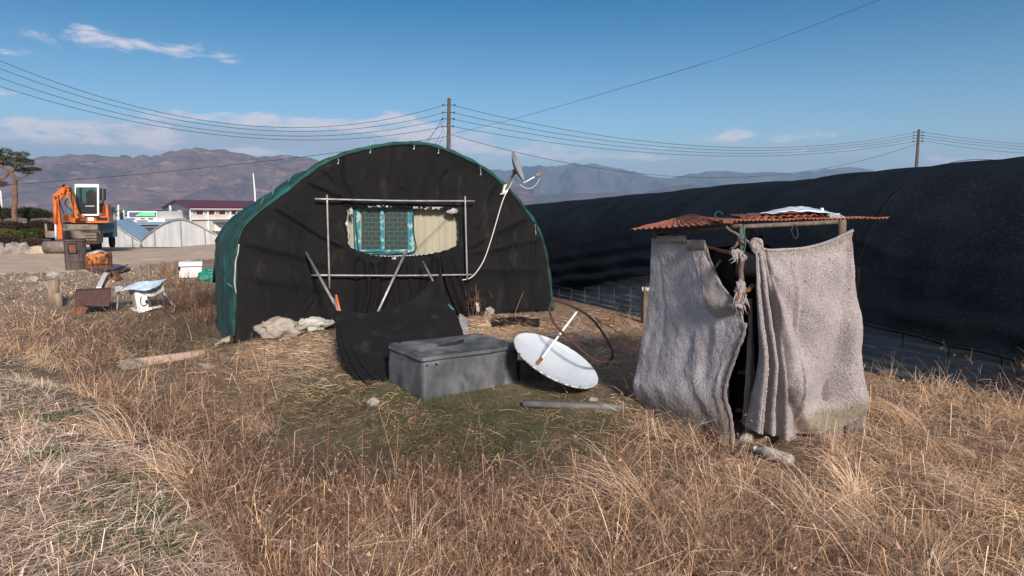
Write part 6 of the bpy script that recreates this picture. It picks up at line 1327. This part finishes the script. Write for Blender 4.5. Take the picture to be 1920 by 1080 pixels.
add_broken(rb, int(16000 * D_), weedw, WEED + STRAW + DKB, (.10, .34), (.0024, .0046)); add_litter(rb, int(30000 * D_), weedw, DKB + WEED + STRAW[:2], (.015, .05), dz=.22)
tag(rb.build('dry_weeds', M['blade']), 'tangled reddish brown dead weeds filling the ditch in the foreground', 'weeds', kind='stuff')
# branching stalks
rb = RB()
def stalks(n, wfn, hmin, hmax, pal, nbr=9, y0=1.9, y1=13, heads=True, spread=.6):
    x, y, z, px, py = sample(n, y0, y1, 1.7); x, y, z, px, py = keep(x, y, z, px, py, wfn(x, y, px, py))
    for i in range(len(x)):
        h = rng.uniform(hmin, hmax); hd = rng.uniform(0, 6.28); e0_ = rng.uniform(1.1, 1.55); e1_ = e0_ - rng.uniform(0, .5); ws = max(1, y[i] / 6.0); c_ = pick(pal, 1, .25)
        rb.add(np.array([[x[i], y[i], z[i]]]), np.array([hd]), np.array([e0_]), np.array([e1_]), np.array([h]), np.array([.0055 * ws]), c_, nseg=5, tipw=.4)
        k = rng.integers(nbr // 2, nbr + 1); t = rng.uniform(.3, .98, k); em = e0_ + (e1_ - e0_) * t * .5
        r0 = np.stack([x[i] + np.cos(hd) * np.cos(em) * h * t, y[i] + np.sin(hd) * np.cos(em) * h * t, z[i] + np.sin(em) * h * t], 1); hb = rng.uniform(0, 6.28, k); eb = rng.uniform(.3, 1.2, k); lb = rng.uniform(.10, .32, k) * h * (1.25 - t)
        rb.add(r0, hb, eb, eb + rng.uniform(-.2, .5, k), lb + .03, np.full(k, .003 * ws), np.repeat(c_, k, 0), nseg=2, tipw=.5)
        if heads:
            tip = r0 + np.stack([np.cos(hb) * np.cos(eb) * lb, np.sin(hb) * np.cos(eb) * lb, np.sin(eb + .1) * lb], 1); kk = np.repeat(np.arange(k), 3)
            rb.add(tip[kk] + rng.normal(0, .008, (len(kk), 3)), rng.uniform(0, 6.28, len(kk)), rng.uniform(-1, 1.5, len(kk)), rng.uniform(-1, 1.5, len(kk)), np.full(len(kk), .014 * ws), np.full(len(kk), .006 * ws), pick(pal + [(.45, .36, .28)], len(kk), .3), nseg=1, tipw=.8)
stalks(int(1500 * D_), weedw, .30, .74, WEED + RED)
stalks(int(260 * D_), lambda x, y, px, py: gs(px, py, 1850, 760, 130, 50), .4, .75, RED + WEED, 10)
stalks(int(160 * D_), lambda x, y, px, py: (gs(px, py, 340, 575, 80, 45)), .4, .8, DKB + RED, 12, y0=8, y1=18)
stalks(int(140 * D_), lambda x, y, px, py: (gs(px, py, 250, 500, 190, 16)) * .6, .2, .5, DKB + RED, 12, y0=10, y1=22, heads=False)
tag(rb.build('weed_stalks', M['blade']), 'thin branching dead stalks with tiny seed heads standing in the ditch', 'weeds', kind='stuff')
# golden straw lodged on the right and on the mound
rb = RB()
rt_w = lambda x, y, px, py: np.clip((px - 1120) / 120, 0, 1) * np.clip((py - 700) / 50, 0, 1) * np.clip(1 - gs(px, py, 1470, 866, 85, 30) * 1.5, 0, 1) * (1 - .3 * wF(px, py)[2])
swirl = lambda x, y, m: 2.6 + 2.2 * nzarr(x, y, 1.3, 33) + rng.normal(0, .7, m)
add_zone(rb, int(170000 * D_), rt_w, STRAW + WEED, (.07, .28), (.0015, .0030), (-.1, .9), (-.9, .3), swirl, y1=11, dz=.08)
add_zone(rb, int(110000 * D_), rt_w, WEED + STRAW[:4], (.05, .2), (.0014, .0028), (-.2, 1.1), (-.9, .6), None, y1=11, dz=.10, clump=(2.5, .7))
add_clumps(rb, int(230 * D_), 80, rt_w, STRAW[:3] + STRAW[6:], (.40, .75), (.0024, .0042), .5, (.5, 1.3), (1.2, 2.3), y1=10, nseg=7, rad=.05)
add_clumps(rb, int(2300 * D_), 42, rt_w, STRAW, (.16, .50), (.0018, .0034), .7, (.2, 1.2), (.5, 1.8), y1=10, nseg=6)
mound_w = lambda x, y, px, py: np.clip(gs(px, py, 560, 650, 110, 26) * 1.2 + gs(px, py, 500, 690, 120, 50) * .8 + gs(px, py, 900, 612, 130, 16) + gs(px, py, 1130, 640, 90, 45) + gs(px, py, 1000, 625, 140, 25), 0, 1)
add_zone(rb, int(200000 * D_), mound_w, STRAW, (.06, .22), (.0013, .0026), (-.1, .7), (-.7, .2), lambda x, y, m: 3.6 + 1.4 * nzarr(x, y, 1.8, 35) + rng.normal(0, .7, m), y0=6, y1=15, pw=1.2, dz=.04)
add_clumps(rb, int(1600 * D_), 26, mound_w, STRAW + WEED, (.10, .26), (.0014, .0026), .9, (.2, 1.3), (.4, 1.6), y0=6, y1=14, pw=1.2, rad=.07)
tallw = lambda x, y, px, py: np.clip(gs(px, py, 1760, 745, 170, 45) + .5 * gs(px, py, 1190, 640, 40, 40), 0, 1)
add_zone(rb, int(50000 * D_), tallw, STRAW + WEED[2:], (.12, .4), (.0016, .0030), (.3, 1.5), (-.8, 1.2), None, y0=4.5, y1=12, pw=1.3, nseg=4, dz=.08, clump=(2.4, .5))
add_clumps(rb, int(700 * D_), 46, tallw, STRAW, (.25, .6), (.0018, .0034), .9, (.6, 1.5), (.3, 1.6), y0=4.5, y1=12, pw=1.3, nseg=6)
add_broken(rb, int(16000 * D_), rt_w, STRAW + WEED, (.08, .30), (.0022, .0044)); add_litter(rb, int(20000 * D_), rt_w, DKB + WEED + STRAW, (.012, .04))
tag(rb.build('golden_straw', M['blade']), 'golden dry grass lodged in swirls on the right and on the mound', 'dry grass', kind='stuff')
# moss and short green grass
rb = RB(); mw = lambda x, y, px, py: moss(px, py)
add_zone(rb, int(330000 * D_), mw, [(.04, .06, .016), (.06, .095, .024), (.022, .028, .010), (.085, .07, .035), (.08, .12, .03)], (.02, .06), (.002, .004), (.2, 1.5), (.0, 1.4), None, y0=4.5, y1=12, pw=1.3, nseg=2, clump=(3, .9))
add_zone(rb, int(200000 * D_), mw, DKB + WEED + STRAW[:2], (.04, .13), (.0018, .0032), (-.1, .7), (-.6, .2), None, y0=4.5, y1=12, pw=1.3, dz=.03, clump=(2.1, .8))
add_clumps(rb, int(1300 * D_), 26, mw, WEED + DKB + STRAW[:2], (.08, .24), (.0014, .0026), 1.0, (.0, 1.0), (.2, 1.2), y0=4, y1=14, pw=1.4, rad=.07)
add_zone(rb, int(22000 * D_), mw, STRAW, (.08, .26), (.0018, .0032), (-.1, .5), (-.4, .1), None, y0=4, y1=15, pw=1.4, dz=.03, clump=(1.4, 1.0))
tag(rb.build('mossy_turf', M['blade']), 'dark green moss and short turf round the grey tank', 'turf', kind='stuff')
rb = RB()
gt = lambda x, y, px, py: gs(px, py, 118, 562, 16, 22) * 1.0 + gs(px, py, 190, 528, 20, 8) * .6 + gs(px, py, 40, 540, 30, 14) * .3 + (bank(px, py) & (nzarr(x, y, 2.1, 41) > .42)) * .8 + ((px > 1150) & (nzarr(x, y, 2.4, 43) > .95)) * .35
add_zone(rb, int(130000 * D_), gt, GRN, (.03, .10), (.003, .008), (.2, 1.4), (-.3, 1.0), None, y1=17, nseg=2, dz=.05)
for (x_, y_) in ((265, 967), (150, 960), (100, 790), (1265, 900), (90, 860), (300, 1050)):
    q = gp(x_, y_); n = 60; a0 = rng.uniform(0, 6.28, n); rb.add(np.array(q) + np.stack([np.cos(a0) * .02, np.sin(a0) * .02, np.full(n, .02)], 1) + rng.normal(0, .05, (n, 3)) * np.array([1, 1, 0]), a0, rng.uniform(.2, 1.0, n), rng.uniform(-.5, .2, n), rng.uniform(.06, .13, n), rng.uniform(.012, .022, n), pick(GRN, n, .3), nseg=3, tipw=.3)
tag(rb.build('green_sprouts', M['blade']), 'small green weed patches growing through the cut straw', 'weeds', kind='stuff')
# ditch and far bank
rb = RB()
dw = lambda x, y, px, py: np.clip(gs(px, py, 330, 620, 120, 70), 0, 1)
add_zone(rb, int(90000 * D_), dw, DKB + [(.06, .07, .03), (.045, .055, .022)], (.06, .24), (.0018, .003), (.2, 1.3), (-.7, .9), None, y0=6, y1=20, pw=1.2, dz=.12, clump=(1.6, .4))
lw = lambda x, y, px, py: ((px < 330) & (py < 680) & (py > 512)) * np.where(py > 590, .9, .5)
add_clumps(rb, int(2600 * D_), 26, lambda x, y, px, py: np.clip(lw(x, y, px, py) + dw(x, y, px, py), 0, 1), WEED + DKB + STRAW[:2], (.12, .36), (.0014, .0028), 1.0, (.3, 1.5), (.1, 1.5), y0=6, y1=18, pw=1.2, rad=.08)
add_zone(rb, int(120000 * D_), lw, WEED + STRAW, (.06, .28), (.0018, .0034), (.2, 1.4), (-.6, .9), None, y0=6, y1=20, pw=1.2, dz=.10, clump=(1.4, .5))
yw = lambda x, y, px, py: np.clip(gs(px, py, 1000, 660, 260, 60) * .6, 0, 1)
add_clumps(rb, int(1500 * D_), 22, yw, STRAW + WEED + DKB, (.08, .24), (.0014, .0026), 1.0, (.1, 1.1), (.3, 1.5), y0=5, y1=14, pw=1.2, rad=.07)
add_zone(rb, int(170000 * D_), yw, DKB + STRAW[:4], (.05, .18), (.0018, .003), (-.1, .6), (-.6, .2), None, y0=5, y1=15, pw=1.2, dz=.03, clump=(2, .6))
tag(rb.build('bank_grass', M['blade']), 'dry brown grass on the far ditch bank and round the yard', 'dry grass', kind='stuff')
# gravel on the bank by the road
mb = MB()
x, y, z, px, py = sample(70000, 8, 22, 1.2); x, y, z, px, py = keep(x, y, z, px, py, np.clip(gs(px, py, 110, 540, 150, 30) + .5 * gs(px, py, 300, 505, 200, 15), 0, 1))
oc = np.array([(1, 0, 0), (-1, 0, 0), (0, 1, 0), (0, -1, 0), (0, 0, 1), (0, 0, -1)], float); of = np.array([(0, 2, 4), (2, 1, 4), (1, 3, 4), (3, 0, 4), (2, 0, 5), (1, 2, 5), (3, 1, 5), (0, 3, 5)])
n = len(x); r_ = (rng.uniform(.006, .03, n) * np.where(rng.uniform(0, 1, n) < .03, 2.6, 1)) [:, None, None] * rng.uniform(.6, 1.3, (n, 6, 1)); V_ = oc[None] * r_ + np.stack([x, y, z + .01], 1)[:, None]
tag(npmesh('gravel', V_.reshape(-1, 3), (of[None] + (np.arange(n) * 6)[:, None, None]).reshape(-1, 3), M['blade'], np.repeat(pick([(.36, .31, .26), (.26, .22, .18), (.45, .40, .35), (.18, .14, .11)], n, .3), 6, 0)), 'loose gravel and rubble on the bank below the road', 'gravel', kind='stuff')
# individual dry bushes
def bush(px, py, n, h, wd, pal, lab, th=.004):
    q = gp(px, py); t = thing('dry_bush', lab, 'bush', q, 'leafless bushes'); rb = RB(); q = np.array(q)
    for i in range(n):
        hd = rng.uniform(0, 6.28); e0_ = rng.uniform(.7, 1.5); L_ = h * rng.uniform(.6, 1.1); c_ = pick(pal, 1, .3); st_ = q + np.array([rng.normal(0, wd * .3), rng.normal(0, .1), 0])
        rb.add(st_[None], np.array([hd]), np.array([e0_]), np.array([e0_ + rng.uniform(-.3, .3)]), np.array([L_]), np.array([th * 2.2]), c_, nseg=5, tipw=.3)
        k = 9; tt_ = rng.uniform(.25, 1, k); r0 = st_ + np.stack([np.cos(hd) * np.cos(e0_) * L_ * tt_, np.sin(hd) * np.cos(e0_) * L_ * tt_, np.sin(e0_) * L_ * tt_], 1)
        rb.add(r0, rng.uniform(0, 6.28, k), rng.uniform(0, 1.4, k), rng.uniform(-.2, 1.4, k), rng.uniform(.15, .4, k) * h * .7, np.full(k, th), np.repeat(c_, k, 0), nseg=3, tipw=.4)
    rb.build('branches', M['blade'], t)
bush(888, 596, 14, .60, .5, RED, 'leafless reddish bush around the pale bag by the net house'); bush(562, 612, 16, .62, .10, RED, 'thin leafless bush between the two sacks')
bush(310, 515, 80, .40, .9, WEED, 'pale brown brushwood left of the white cool box', .006); bush(362, 560, 40, .62, .7, DKB + RED, 'dark tangled bush in the shade of the green cover', .006); bush(395, 575, 90, .5, .5, DKB, 'dark low bush right by the green cover', .006); bush(340, 585, 90, .6, .9, DKB + RED, 'wide dark bush in the middle of the ditch', .005); bush(388, 610, 80, .5, .6, DKB + WEED, 'dark bush low against the foot of the green cover', .005); bush(325, 540, 70, .5, .8, DKB + WEED, 'brown brush in front of the white cool box', .005)
bush(1160, 610, 12, .35, .5, RED, 'low reddish twigs at the greenhouse base left of the wooden post'); bush(1885, 760, 12, .6, .5, RED, 'leafless bush at the far right before the black greenhouse')
# curved clumps of long pale grass
def clump(px, py, n, L_, head, pal, lab):
    q = np.array(gp(px, py)); t = thing('grass_clump', lab, 'grass clump', q, 'arching clumps of long dry grass'); rb = RB(); r0 = q + rng.normal(0, 1, (n, 3)) * np.array([.09, .09, 0])
    rb.add(r0, head + rng.normal(0, .35, n), rng.uniform(.7, 1.45, n), rng.uniform(-1.0, .1, n), rng.uniform(.6, 1.15, n) * L_, rng.uniform(.003, .0055, n), pick(pal, n, .25), nseg=7, tipw=.2); rb.build('blades', M['blade'], t)
clump(1190, 960, 150, .72, 2.7, STRAW, 'golden grass clump arching left, below the grey pipe'); clump(360, 930, 170, .75, 2.9, STRAW, 'pale clump arching left over the edge of the mown bank')
clump(720, 1010, 26, .55, 2.0, STRAW[:3], 'pale broken grass clump at the bottom centre left'); clump(1000, 1040, 60, .6, .3, STRAW, 'pale grass clump at the bottom centre'); clump(1660, 1050, 60, .7, 2.3, STRAW, 'long thin grass clump at the bottom right')
clump(660, 1000, 50, .6, 3.4, WEED, 'drooping brown clump at the bottom left of centre'); clump(1850, 960, 80, .5, 3.0, STRAW, 'swirled straw clump near the right edge'); clump(1700, 800, 90, .5, 2.5, STRAW, 'bushy straw clump right of the felt shed')
clump(220, 830, 120, .55, 3.0, STRAW, 'pale straw clump on the left bank edge'); clump(1560, 1020, 24, .8, 2.2, STRAW[:3], 'few long stalks rising right of the bottom centre')
